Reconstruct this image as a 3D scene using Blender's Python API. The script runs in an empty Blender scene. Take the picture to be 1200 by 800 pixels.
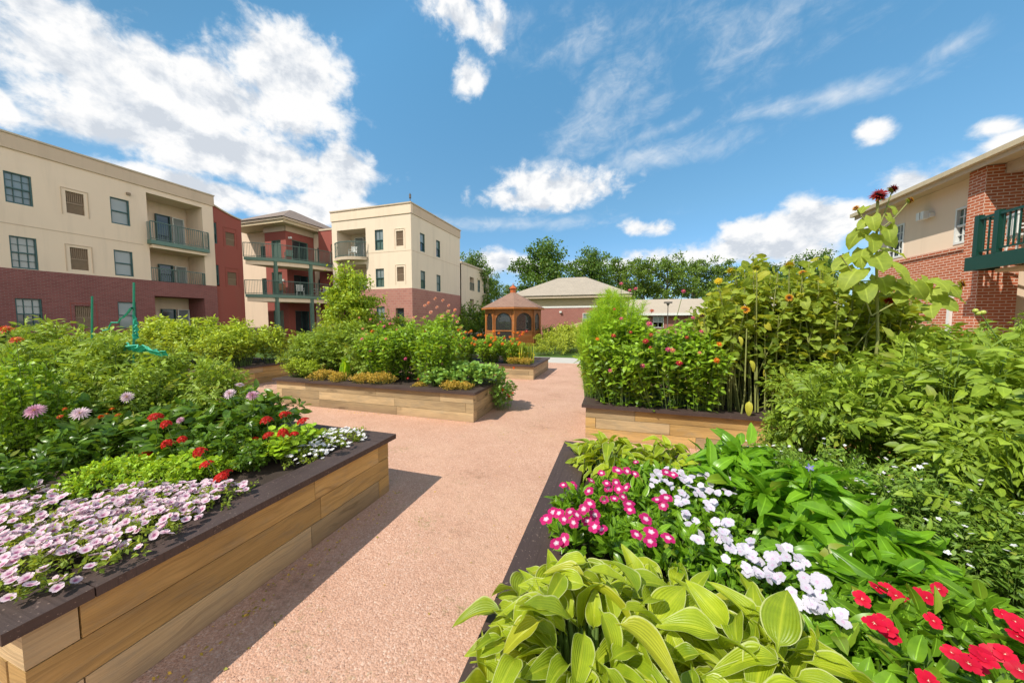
import bpy, math, random
import numpy as np
from mathutils import Vector, Matrix
R = math.radians
rng = np.random.default_rng(7)
random.seed(7)
SC = bpy.context.scene
COL = SC.collection

# ------------------------------------------------------------------ camera model (measured)
F, PITCH, YAW, EYE = 388.5, .0617, .3079, 1.7
_cy, _sy, _cp, _sp = math.cos(YAW), math.sin(YAW), math.cos(PITCH), math.sin(PITCH)
_f = (-_sy*_cp, _cy*_cp, -_sp); _r = (_cy, _sy, 0); _u = (-_sy*_sp, _cy*_sp, _cp)
def ray(x, y):
    a = (x-600)/F; b = -(y-400)/F
    return [_f[i]+a*_r[i]+b*_u[i] for i in range(3)]
def at(x, y, Y=None, z=None, X=None, D=None):
    d = ray(x, y)
    t = Y/d[1] if Y is not None else (z-EYE)/d[2] if z is not None else X/d[0] if X is not None else D
    return Vector((d[0]*t, d[1]*t, EYE+d[2]*t))

# ------------------------------------------------------------------ node helpers
def new_mat(name):
    m = bpy.data.materials.new(name); m.use_nodes = True
    nt = m.node_tree; nt.nodes.clear()
    out = nt.nodes.new('ShaderNodeOutputMaterial')
    return m, nt, out
def nd(nt, t, **kw):
    n = nt.nodes.new(t)
    for k, v in kw.items():
        if k.startswith('i_'):
            key = k[2:]
            key = int(key) if key.isdigit() else key.replace('_', ' ')
            s = n.inputs[key]
            if isinstance(v, bpy.types.NodeSocket): nt.links.new(v, s)
            else: s.default_value = v
        else: setattr(n, k, v)
    return n
def mth(nt, op, a, b=0.0, c=None, clamp=False):
    n = nt.nodes.new('ShaderNodeMath'); n.operation = op; n.use_clamp = clamp
    for i, v in enumerate((a, b) if c is None else (a, b, c)):
        if isinstance(v, bpy.types.NodeSocket): nt.links.new(v, n.inputs[i])
        else: n.inputs[i].default_value = v
    return n.outputs[0]
def ramp(nt, fac, stops, interp='LINEAR'):
    n = nt.nodes.new('ShaderNodeValToRGB'); n.color_ramp.interpolation = interp
    e = n.color_ramp.elements
    while len(e) < len(stops): e.new(.5)
    for i, (p, c) in enumerate(stops):
        e[i].position = p; e[i].color = (*c, 1) if len(c) == 3 else c
    nt.links.new(fac, n.inputs[0]); return n.outputs[0]
def mix(nt, fac, a, b, mode='MIX'):
    n = nt.nodes.new('ShaderNodeMix'); n.data_type = 'RGBA'; n.blend_type = mode
    for i, v in ((0, fac), (6, a), (7, b)):
        if isinstance(v, bpy.types.NodeSocket): nt.links.new(v, n.inputs[i])
        else: n.inputs[i].default_value = v if i == 0 else ((*v, 1) if len(v) == 3 else v)
    return n.outputs[2]
def noise(nt, vec, scale, detail=4, rough=.5, dist=0, out=0):
    n = nd(nt, 'ShaderNodeTexNoise', i_Scale=scale, i_Detail=detail, i_Roughness=rough, i_Distortion=dist)
    if vec is not None: nt.links.new(vec, n.inputs['Vector'])
    return n.outputs[out]
def mapping(nt, vec, scale=(1, 1, 1), loc=(0, 0, 0), rot=(0, 0, 0)):
    n = nd(nt, 'ShaderNodeMapping'); nt.links.new(vec, n.inputs[0])
    n.inputs['Location'].default_value = loc; n.inputs['Rotation'].default_value = rot; n.inputs['Scale'].default_value = scale
    return n.outputs[0]
def bump(nt, h, strength=.3, dist=.01):
    n = nd(nt, 'ShaderNodeBump', i_Strength=strength, i_Distance=dist); nt.links.new(h, n.inputs['Height']); return n.outputs[0]
def princ(nt, out, col, rough=.6, normal=None, spec=.5, metal=0):
    n = nd(nt, 'ShaderNodeBsdfPrincipled')
    for k, v in (('Base Color', col), ('Roughness', rough), ('Metallic', metal), ('Specular IOR Level', spec)):
        if isinstance(v, bpy.types.NodeSocket): nt.links.new(v, n.inputs[k])
        else: n.inputs[k].default_value = (*v, 1) if isinstance(v, tuple) else v
    if normal is not None: nt.links.new(normal, n.inputs['Normal'])
    if out is not None: nt.links.new(n.outputs[0], out.inputs[0])
    return n
def texco(nt, which='Object'): return nd(nt, 'ShaderNodeTexCoord').outputs[which]

# ------------------------------------------------------------------ materials
def plain(name, col, rough=.6, var=.15, scale=6, metal=0, bs=.05):
    m, nt, out = new_mat(name)
    v = texco(nt)
    n = noise(nt, v, scale, 5, .6)
    c = mix(nt, n, tuple(x*(1-var) for x in col), tuple(min(1, x*(1+var)) for x in col))
    princ(nt, out, c, rough, bump(nt, noise(nt, v, scale*12, 3), bs, .01), metal=metal); return m
def stucco(name, col):
    m, nt, out = new_mat(name); g = nd(nt, 'ShaderNodeNewGeometry').outputs['Position']
    n = noise(nt, g, .35, 5, .6); n2 = noise(nt, g, 9, 4, .6)
    st = noise(nt, mapping(nt, g, (1.2, 1.2, .12)), 1.5, 4, .65)
    c = mix(nt, n, tuple(x*.93 for x in col), tuple(min(1, x*1.05) for x in col))
    c = mix(nt, mth(nt, 'MULTIPLY', ramp(nt, st, [(.5, (0, 0, 0)), (.8, (1, 1, 1))]), .16), c, (.2, .16, .12))
    c = mix(nt, mth(nt, 'MULTIPLY', n2, .12), c, (.9, .85, .75), 'MULTIPLY')
    princ(nt, out, c, .9, bump(nt, noise(nt, g, 60, 3), .25, .01), spec=.2); return m
def brick(name, c1, c2, mortar, bw=.21, rh=.075, ms=.012, var=.5):
    m, nt, out = new_mat(name); v = texco(nt, 'UV')
    b = nd(nt, 'ShaderNodeTexBrick', i_Scale=1.0, i_Brick_Width=bw, i_Row_Height=rh, i_Mortar_Size=ms)
    b.inputs['Mortar Smooth'].default_value = .1; b.inputs['Bias'].default_value = -.1
    nt.links.new(v, b.inputs['Vector'])
    b.inputs['Color1'].default_value = (*c1, 1); b.inputs['Color2'].default_value = (*c2, 1); b.inputs['Mortar'].default_value = (*mortar, 1)
    n = noise(nt, v, .7, 5, .6)
    c = mix(nt, mth(nt, 'MULTIPLY', n, var), b.outputs[0], tuple(x*.55 for x in c2))
    c = mix(nt, mth(nt, 'MULTIPLY', noise(nt, v, 30, 3), .25), c, (1, .9, .85), 'MULTIPLY')
    princ(nt, out, c, .85, bump(nt, mth(nt, 'SUBTRACT', 1, b.outputs['Fac']), .5, .008), spec=.25); return m
def shingle(name, c1, c2):
    m, nt, out = new_mat(name); v = texco(nt, 'UV')
    b = nd(nt, 'ShaderNodeTexBrick', i_Scale=1.0, i_Brick_Width=.3, i_Row_Height=.16, i_Mortar_Size=.012)
    nt.links.new(v, b.inputs['Vector'])
    b.inputs['Color1'].default_value = (*c1, 1); b.inputs['Color2'].default_value = (*c2, 1); b.inputs['Mortar'].default_value = (*(x*.45 for x in c1), 1)
    c = mix(nt, noise(nt, v, 3, 5), b.outputs[0], c2)
    c = mix(nt, mth(nt, 'MULTIPLY', noise(nt, v, .8, 4), .5), c, tuple(x*.6 for x in c1))
    princ(nt, out, c, .9, bump(nt, mth(nt, 'SUBTRACT', 1, b.outputs['Fac']), .5, .01), spec=.2); return m
def wood(name, c1, c2, knots=True, rough=.7, dark=(.07, .04, .02)):
    m, nt, out = new_mat(name); uv = texco(nt, 'UV'); oi = nd(nt, 'ShaderNodeObjectInfo').outputs['Random']
    off = nd(nt, 'ShaderNodeCombineXYZ', i_X=mth(nt, 'MULTIPLY', oi, 37), i_Y=mth(nt, 'MULTIPLY', oi, 11)).outputs[0]
    v = nd(nt, 'ShaderNodeVectorMath', operation='ADD', i_0=uv, i_1=off).outputs[0]
    warp = noise(nt, mapping(nt, v, (1.6, 5, 1)), 1.3, 2, .5, out=1)
    wv = nd(nt, 'ShaderNodeVectorMath', operation='ADD', i_0=mapping(nt, v, (1.0, 1, 1)), i_1=mapping(nt, warp, (.25, .13, 0))).outputs[0]
    g1 = noise(nt, mapping(nt, wv, (1.2, 55, 1)), 1, 5, .6)
    g2 = noise(nt, mapping(nt, wv, (4, 190, 1)), 1, 3, .6)
    big = noise(nt, mapping(nt, v, (.7, 3, 1)), 1.2, 4, .6)
    c = mix(nt, g1, c1, c2)
    c = mix(nt, ramp(nt, g1, [(.5, (0, 0, 0)), (.62, (.45,)*3)]), c, tuple(a*.5 for a in c1))
    c = mix(nt, mth(nt, 'MULTIPLY', ramp(nt, noise(nt, mapping(nt, v, (2.5, 6, 1), (9, 4, 0)), 1.5, 6, .7), [(.5, (0,)*3), (.68, (1,)*3)]), .45), c, (.30, .27, .21))
    c = mix(nt, mth(nt, 'MULTIPLY', ramp(nt, g2, [(.45, (0, 0, 0)), (.7, (1, 1, 1))]), .35), c, tuple(a*.45 for a in c1))
    c = mix(nt, ramp(nt, big, [(.45, (0, 0, 0)), (.75, (.6, .6, .6))]), c, dark)
    if knots:
        vo = nd(nt, 'ShaderNodeTexVoronoi', i_Scale=1.0); nt.links.new(mapping(nt, wv, (1.1, 5, 1)), vo.inputs['Vector'])
        c = mix(nt, ramp(nt, vo.outputs['Distance'], [(.06, (1, 1, 1)), (.1, (.4,)*3), (.13, (.1,)*3), (.15, (.45,)*3), (.2, (0, 0, 0))]), c, dark)
    gz = nd(nt, 'ShaderNodeSeparateXYZ'); gp = nd(nt, 'ShaderNodeNewGeometry').outputs['Position']; nt.links.new(gp, gz.inputs[0])
    dst = mth(nt, 'MULTIPLY', ramp(nt, gz.outputs[2], [(.0, (.9,)*3), (.13, (0,)*3)]), noise(nt, gp, 9, 5, .7))
    if knots: c = mix(nt, dst, c, (.34, .22, .15))
    tone = mth(nt, 'ADD', .72, mth(nt, 'MULTIPLY', oi, .5))
    tc = nd(nt, 'ShaderNodeCombineXYZ', i_X=tone, i_Y=tone, i_Z=mth(nt, 'MULTIPLY', tone, .97)).outputs[0]
    c = mix(nt, 1.0, c, tc, 'MULTIPLY')
    h = mth(nt, 'ADD', g1, mth(nt, 'MULTIPLY', g2, .6))
    princ(nt, out, c, rough, bump(nt, h, .45, .006), spec=.3); return m
def cap_mat():
    m, nt, out = new_mat('dark_cap'); v = texco(nt, 'Object'); uv = texco(nt, 'UV')
    n = noise(nt, v, 3, 6, .65); sp = noise(nt, v, 90, 2, .5)
    gr = noise(nt, mapping(nt, uv, (2, 70, 1)), 1, 4, .6)
    c = mix(nt, n, (.040, .024, .020), (.105, .07, .062))
    c = mix(nt, ramp(nt, gr, [(.5, (0, 0, 0)), (.7, (.5, .5, .5))]), c, (.03, .018, .016))
    c = mix(nt, ramp(nt, sp, [(.66, (0, 0, 0)), (.74, (.55, .55, .55))]), c, (.35, .25, .2))
    princ(nt, out, c, .62, bump(nt, mth(nt, 'ADD', gr, mth(nt, 'MULTIPLY', sp, .5)), .35, .005), spec=.35); return m
def gravel_mat():
    m, nt, out = new_mat('crushed_granite'); v = nd(nt, 'ShaderNodeNewGeometry').outputs['Position']
    vo = nd(nt, 'ShaderNodeTexVoronoi', i_Scale=100.0); nt.links.new(v, vo.inputs['Vector'])
    vo2 = nd(nt, 'ShaderNodeTexVoronoi', i_Scale=290.0); nt.links.new(v, vo2.inputs['Vector'])
    wn = nd(nt, 'ShaderNodeSeparateColor'); nt.links.new(vo.outputs['Color'], wn.inputs[0])
    wn2 = nd(nt, 'ShaderNodeSeparateColor'); nt.links.new(vo2.outputs['Color'], wn2.inputs[0])
    c = ramp(nt, wn.outputs[0], [(0, (.42, .24, .17)), (.35, (.56, .35, .255)), (.7, (.64, .42, .32)), (.93, (.72, .52, .42)), (1, (.80, .68, .58))])
    c2 = ramp(nt, wn2.outputs[1], [(0, (.34, .19, .13)), (.5, (.60, .39, .29)), (1, (.74, .55, .44))])
    c = mix(nt, .45, c, c2)
    big = noise(nt, v, 1.1, 6, .65)
    c = mix(nt, ramp(nt, big, [(.38, (.0,)*3), (.72, (.5,)*3)]), c, (.46, .27, .19))
    sand = noise(nt, mapping(nt, v, (1, 1, 1), (5, 3, 0)), .8, 5, .6)
    c = mix(nt, ramp(nt, sand, [(.5, (0,)*3), (.75, (.45,)*3)]), c, (.70, .50, .37))
    deb = noise(nt, v, 14, 8, .75)
    c = mix(nt, ramp(nt, mth(nt, 'MULTIPLY', deb, big), [(.31, (0,)*3), (.40, (.45,)*3)]), c, (.18, .12, .07))
    weed = ramp(nt, mth(nt, 'MULTIPLY', noise(nt, mapping(nt, v, (1, 1, 1), (7, 2, 0)), 1.7, 4, .6), noise(nt, v, 24, 5, .7)), [(.33, (0,)*3), (.42, (.55,)*3)])
    c = mix(nt, weed, c, (.25, .24, .10))
    c = mix(nt, 1.0, c, (1.05, .96, .91), 'MULTIPLY')
    h = mth(nt, 'ADD', mth(nt, 'SUBTRACT', .6, vo.outputs['Distance']), mth(nt, 'MULTIPLY', noise(nt, v, 300, 2), .6))
    h = mth(nt, 'ADD', h, mth(nt, 'MULTIPLY', noise(nt, v, 9, 4), 2.5))
    princ(nt, out, c, .95, bump(nt, h, .7, .006), spec=.15); return m
def grass_mat():
    m, nt, out = new_mat('lawn'); v = nd(nt, 'ShaderNodeNewGeometry').outputs['Position']
    c = mix(nt, noise(nt, v, .8, 6), (.05, .10, .02), (.13, .2, .05))
    c = mix(nt, noise(nt, v, 25, 5), c, (.09, .15, .03))
    princ(nt, out, c, .9, bump(nt, noise(nt, v, 60, 4), .8, .03), spec=.1); return m
def leaf_mat(name, dark, light, yellow=(.35, .35, .05), rough=.45, trans=.26, vein=.25, margin=None, ystr=.8, band=0, bright=1.0):
    m, nt, out = new_mat(name)
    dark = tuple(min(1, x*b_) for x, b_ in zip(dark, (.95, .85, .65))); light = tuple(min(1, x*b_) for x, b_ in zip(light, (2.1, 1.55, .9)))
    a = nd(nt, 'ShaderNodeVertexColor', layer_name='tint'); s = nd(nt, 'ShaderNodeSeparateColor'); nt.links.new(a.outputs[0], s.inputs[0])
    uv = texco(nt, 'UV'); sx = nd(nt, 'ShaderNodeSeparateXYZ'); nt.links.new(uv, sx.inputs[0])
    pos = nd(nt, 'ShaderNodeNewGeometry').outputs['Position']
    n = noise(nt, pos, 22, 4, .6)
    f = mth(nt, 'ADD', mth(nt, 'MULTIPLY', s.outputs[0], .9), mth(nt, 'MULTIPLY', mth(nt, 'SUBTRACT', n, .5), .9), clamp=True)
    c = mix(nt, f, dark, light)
    c = mix(nt, mth(nt, 'MULTIPLY', ramp(nt, s.outputs[2], [(.8, (0,)*3), (1, (1,)*3)]), ystr), c, yellow)
    ctr = mth(nt, 'ABSOLUTE', mth(nt, 'SUBTRACT', sx.outputs[0], .5))
    vm = ramp(nt, ctr, [(.0, (1,)*3), (.06, (0,)*3)])
    c = mix(nt, mth(nt, 'MULTIPLY', vm, vein), c, tuple(min(1, x*1.7+.03) for x in light))
    h = vm
    if band:
        w = nd(nt, 'ShaderNodeMath', operation='SINE'); nt.links.new(mth(nt, 'MULTIPLY', ctr, band), w.inputs[0])
        h = w.outputs[0]
        c = mix(nt, mth(nt, 'MULTIPLY', mth(nt, 'ADD', w.outputs[0], 1), .09), c, dark)
    if margin:
        nn = noise(nt, uv, 5, 3)
        mm = ramp(nt, mth(nt, 'ADD', ctr, mth(nt, 'MULTIPLY', mth(nt, 'SUBTRACT', nn, .5), .10)), [(.452, (0,)*3), (.475, (1,)*3)])
        c = mix(nt, mth(nt, 'MULTIPLY', mm, .55), c, margin)
        blot = ramp(nt, noise(nt, pos, 9, 5, .7), [(.66, (0,)*3), (.75, (1,)*3)])
        c = mix(nt, mth(nt, 'MULTIPLY', blot, .35), c, (.30, .22, .05))
    p = princ(nt, None, c, rough, bump(nt, h, .3 if band else .2, .004), spec=.4)
    tr = nd(nt, 'ShaderNodeBsdfTranslucent')
    tc = mix(nt, .5, c, tuple(min(1, x*1.6) for x in (light[0]*1.25, light[1], light[2]*.5)))
    nt.links.new(tc, tr.inputs[0])
    ms = nd(nt, 'ShaderNodeMixShader', i_0=trans); nt.links.new(p.outputs[0], ms.inputs[1]); nt.links.new(tr.outputs[0], ms.inputs[2])
    nt.links.new(ms.outputs[0], out.inputs[0]); return m
def petal_mat(name, stops, rough=.6, trans=.3, var=.15):
    m, nt, out = new_mat(name)
    uv = texco(nt, 'UV'); sx = nd(nt, 'ShaderNodeSeparateXYZ'); nt.links.new(uv, sx.inputs[0])
    oi = nd(nt, 'ShaderNodeObjectInfo').outputs['Random']
    c = ramp(nt, sx.outputs[1], stops)
    streak = noise(nt, mapping(nt, uv, (9, 1.5, 1)), 2, 3)
    c = mix(nt, mth(nt, 'MULTIPLY', streak, .35), c, tuple(x*.72 for x in stops[-1][1]))
    k = mth(nt, 'ADD', 1-var, mth(nt, 'MULTIPLY', oi, var*1.6))
    kc = nd(nt, 'ShaderNodeCombineXYZ', i_X=k, i_Y=k, i_Z=k).outputs[0]
    c = mix(nt, 1.0, c, kc, 'MULTIPLY')
    p = princ(nt, None, c, rough, spec=.25)
    tr = nd(nt, 'ShaderNodeBsdfTranslucent'); nt.links.new(c, tr.inputs[0])
    ms = nd(nt, 'ShaderNodeMixShader', i_0=trans); nt.links.new(p.outputs[0], ms.inputs[1]); nt.links.new(tr.outputs[0], ms.inputs[2])
    nt.links.new(ms.outputs[0], out.inputs[0]); return m
def glass(name, col, rough=.06):
    m, nt, out = new_mat(name); v = nd(nt, 'ShaderNodeNewGeometry').outputs['Position']
    bl = nd(nt, 'ShaderNodeTexWave', i_Scale=6.0, i_Distortion=.3, bands_direction='Z'); nt.links.new(v, bl.inputs['Vector'])
    c = mix(nt, mth(nt, 'MULTIPLY', bl.outputs['Fac'], .25), col, tuple(x*.6 for x in col))
    c = mix(nt, mth(nt, 'MULTIPLY', noise(nt, v, 1.3, 3), .5), c, tuple(x*.4 for x in col))
    princ(nt, out, c, rough, bump(nt, noise(nt, v, 1.5, 2), .03, .05), spec=.9); return m
def screen_mat(name, col, a):
    m, nt, out = new_mat(name)
    p = princ(nt, None, col, .5); t = nd(nt, 'ShaderNodeBsdfTransparent')
    ms = nd(nt, 'ShaderNodeMixShader', i_0=a); nt.links.new(t.outputs[0], ms.inputs[1]); nt.links.new(p.outputs[0], ms.inputs[2])
    nt.links.new(ms.outputs[0], out.inputs[0]); return m

M = dict(
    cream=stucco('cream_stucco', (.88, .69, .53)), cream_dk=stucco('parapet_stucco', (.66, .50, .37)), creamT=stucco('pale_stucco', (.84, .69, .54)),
    redst=stucco('red_stucco', (.34, .10, .08)), redtrim=stucco('trim_stucco', (.62, .50, .38)), pinkst=stucco('pink_stucco', (.50, .25, .21)),
    brickL=brick('maroon_brick', (.34, .115, .105), (.25, .08, .075), (.32, .19, .175)),
    brickT=brick('pink_brick', (.52, .24, .19), (.44, .19, .155), (.50, .30, .26), .4, .2, .02),
    brickR=brick('orange_brick', (.58, .17, .08), (.46, .115, .05), (.80, .60, .48), .23, .08, .011, .25),
    clay=brick('club_brick', (.42, .13, .10), (.34, .10, .08), (.45, .3, .26)),
    teal=plain('teal_frame', (.045, .11, .11), .45), white=plain('white_paint', (.78, .78, .75), .5, .06),
    green=plain('dark_green_paint', (.007, .055, .04), .35), sage=plain('sage_paint', (.13, .22, .18), .5), railgrey=plain('grey_green_metal', (.10, .16, .14), .4),
    vent=plain('vent_brown', (.30, .21, .14), .7), soffit=plain('soffit_tan', (.58, .46, .29), .7), gutter=plain('gutter_tan', (.58, .47, .30), .4),
    paneL=glass('pane_blind', (.30, .35, .36)), paneD=glass('pane_dark', (.03, .05, .055)), paneG=glass('pane_green', (.12, .19, .16)),
    roof=shingle('brown_shingle', (.26, .20, .17), (.33, .26, .22)), roofG=shingle('gazebo_shingle', (.28, .16, .12), (.38, .24, .18)), roofP=shingle('pale_shingle', (.42, .36, .29), (.5, .43, .35)),
    cedar=wood('cedar', (.40, .13, .035), (.52, .19, .06), False, .5, (.25, .08, .02)),
    plank=wood('treated_timber', (.54, .32, .11), (.72, .48, .20), dark=(.16, .085, .03)), plank2=wood('weathered_timber', (.46, .32, .17), (.66, .50, .30), dark=(.16, .11, .06)),
    cap=cap_mat(), gravel=gravel_mat(), grass=grass_mat(),
    soil=plain('soil', (.05, .032, .022), .95, .5, 14, bs=1.0), concrete=plain('concrete', (.55, .51, .45), .85, .12, 3),
    screen=screen_mat('insect_screen', (.03, .028, .025), .72), bark=wood('bark', (.12, .09, .065), (.2, .16, .12), False, .95),
    paleroof=stucco('pale_roof', (.46, .39, .31)), dark=plain('shade_dark', (.03, .03, .03), .9), orangevent=plain('copper_paint', (.5, .12, .03), .5),
    stake=plain('green_plastic', (.02, .27, .17), .4), net=plain('green_netting', (.02, .38, .24), .6), pole=plain('lamp_metal', (.15, .13, .12), .5),
    yellowwood=plain('pale_timber', (.62, .50, .28), .7), blackm=plain('black_metal', (.02, .02, .02), .4),
    stem=plain('green_stem', (.14, .22, .05), .6, .3, 20), stemY=plain('sunflower_stalk', (.28, .30, .09), .65, .4, 20), stemW=plain('woody_stem', (.14, .12, .06), .8, .3, 20),
    stone=plain('granite_chip', (.42, .26, .2), .9, .5, 120),
)
L = dict(
    tomato=leaf_mat('tomato_leaf', (.045, .125, .016), (.20, .37, .055), rough=.5),
    tomatoB=leaf_mat('basil_leaf', (.09, .22, .02), (.30, .50, .06), rough=.5),
    darkleaf=leaf_mat('dahlia_leaf', (.02, .075, .012), (.09, .22, .03), rough=.32, trans=.3),
    zinnia=leaf_mat('zinnia_leaf', (.045, .15, .015), (.20, .42, .04), rough=.42),
    sunfl=leaf_mat('sunflower_leaf', (.06, .17, .025), (.22, .36, .075), yellow=(.62, .5, .04), rough=.6, trans=.45, vein=.4),
    sunfly=leaf_mat('yellowing_leaf', (.42, .42, .04), (.68, .62, .1), rough=.6),
    hosta=leaf_mat('hosta_leaf', (.13, .27, .02), (.27, .43, .035), yellow=(.70, .58, .04), rough=.4, trans=.35, margin=(.80, .80, .42), band=70, vein=.4, ystr=.6),
    vinca=leaf_mat('vinca_leaf', (.03, .12, .012), (.13, .32, .03), rough=.28, vein=.8, trans=.35),
    pepper=leaf_mat('pepper_leaf', (.03, .13, .012), (.13, .35, .03), rough=.3, vein=.5, trans=.35),
    parsley=leaf_mat('parsley_leaf', (.10, .28, .015), (.26, .52, .04), rough=.5),
    petunia=leaf_mat('petunia_leaf', (.07, .17, .02), (.22, .36, .06), rough=.6),
    kochia=leaf_mat('feathery_leaf', (.15, .38, .03), (.24, .52, .06), rough=.6, trans=.5, vein=0),
    nast=leaf_mat('nasturtium_leaf', (.05, .20, .045), (.20, .42, .13), rough=.5, vein=.2),
    herb=leaf_mat('ochre_herb_leaf', (.20, .20, .04), (.45, .36, .10), rough=.6),
    aster=leaf_mat('aster_leaf', (.05, .15, .025), (.14, .29, .06), rough=.5),
    cherry=leaf_mat('cherry_leaf', (.12, .28, .02), (.25, .44, .05), yellow=(.55, .42, .04), rough=.5),
    tree=leaf_mat('tree_leaf', (.03, .09, .018), (.085, .20, .04), rough=.5, vein=0), tree2=leaf_mat('locust_leaf', (.05, .13, .025), (.12, .24, .05), rough=.5, vein=0),
    shrub=leaf_mat('shrub_leaf', (.03, .10, .012), (.12, .26, .03), rough=.45, vein=0), shrubY=leaf_mat('lime_shrub_leaf', (.13, .26, .03), (.34, .48, .08), rough=.5, vein=0),
    canna=leaf_mat('canna_leaf', (.07, .26, .02), (.22, .50, .04), rough=.35, vein=.6, trans=.5),
)
W = (.85, .84, .86)
FL = dict(
    pet=petal_mat('petunia_petal', [(0, (.30, .03, .14)), (.2, (.52, .10, .30)), (.42, (.80, .50, .62)), (.75, (.88, .70, .76)), (1, (.90, .76, .80))], .6, .25, .1),
    white=petal_mat('white_petal', [(0, (.6, .55, .2)), (.15, W), (1, (.86, .85, .88))], .6, .25, .06),
    imp=petal_mat('impatiens_petal', [(0, (.75, .35, .65)), (.15, (.80, .72, .85)), (1, (.74, .70, .80))], .6, .3, .14),
    mag=petal_mat('magenta_petal', [(0, (.92, .85, .9)), (.24, (.9, .65, .78)), (.38, (.62, .015, .16)), (1, (.60, .02, .18))], .55, .3),
    red=petal_mat('red_petal', [(0, (.9, .8, .5)), (.07, (.5, 0, .02)), (.4, (.66, .004, .03)), (1, (.70, .008, .05))], .5, .25),
    ger=petal_mat('geranium_petal', [(0, (.6, .01, .01)), (1, (.82, .03, .012))], .5, .3, .25),
    dah=petal_mat('dahlia_petal', [(0, (.7, .4, .25)), (.25, (.74, .36, .52)), (1, (.80, .48, .62))], .6, .3, .12),
    dahw=petal_mat('pale_dahlia_petal', [(0, (.7, .5, .3)), (.3, (.8, .56, .66)), (1, (.83, .68, .74))], .6, .3, .12),
    orange=petal_mat('orange_petal', [(0, (.5, .06, .0)), (1, (.85, .20, .012))], .55, .3, .25),
    orred=petal_mat('scarlet_petal', [(0, (.5, .04, .0)), (1, (.80, .075, .01))], .55, .3, .2),
    pink=petal_mat('pink_petal', [(0, (.55, .02, .15)), (1, (.78, .08, .28))], .55, .3, .25),
    crim=petal_mat('crimson_petal', [(0, (.3, .0, .02)), (1, (.62, .01, .05))], .55, .3, .25),
    salmon=petal_mat('salmon_petal', [(0, (.7, .25, .08)), (1, (.85, .42, .30))], .6, .3, .15),
    coral=petal_mat('coral_petal', [(0, (.6, .12, .03)), (1, (.85, .30, .22))], .55, .3, .15),
    yel=petal_mat('yellow_petal', [(0, (.7, .35, .0)), (1, (.85, .65, .03))], .6, .3, .15),
    maroon=petal_mat('maroon_petal', [(0, (.10, .0, .0)), (.55, (.30, .01, .01)), (1, (.42, .02, .015))], .6, .2, .2),
    bicol=petal_mat('bicolour_petal', [(0, (.14, .01, .0)), (.45, (.32, .03, .0)), (.7, (.75, .32, .02)), (1, (.82, .55, .04))], .6, .25, .2),
    blue=petal_mat('blue_petal', [(0, (.5, .5, .8)), (1, (.16, .14, .62))], .6, .3, .1),
    eye=plain('flower_eye', (.75, .5, .05), .8, .3, 200), eyew=plain('pale_eye', (.85, .8, .7), .8), eyed=plain('dark_disc', (.05, .018, .01), .9, .6, 200, bs=1), eyem=plain('petunia_throat', (.2, .02, .1), .8),
    sepal=L['sunfl'],
    fruit=plain('green_tomato', (.45, .50, .10), .25, .15, 3), fruitr=plain('orange_tomato', (.7, .2, .02), .25, .15, 3),
)

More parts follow.
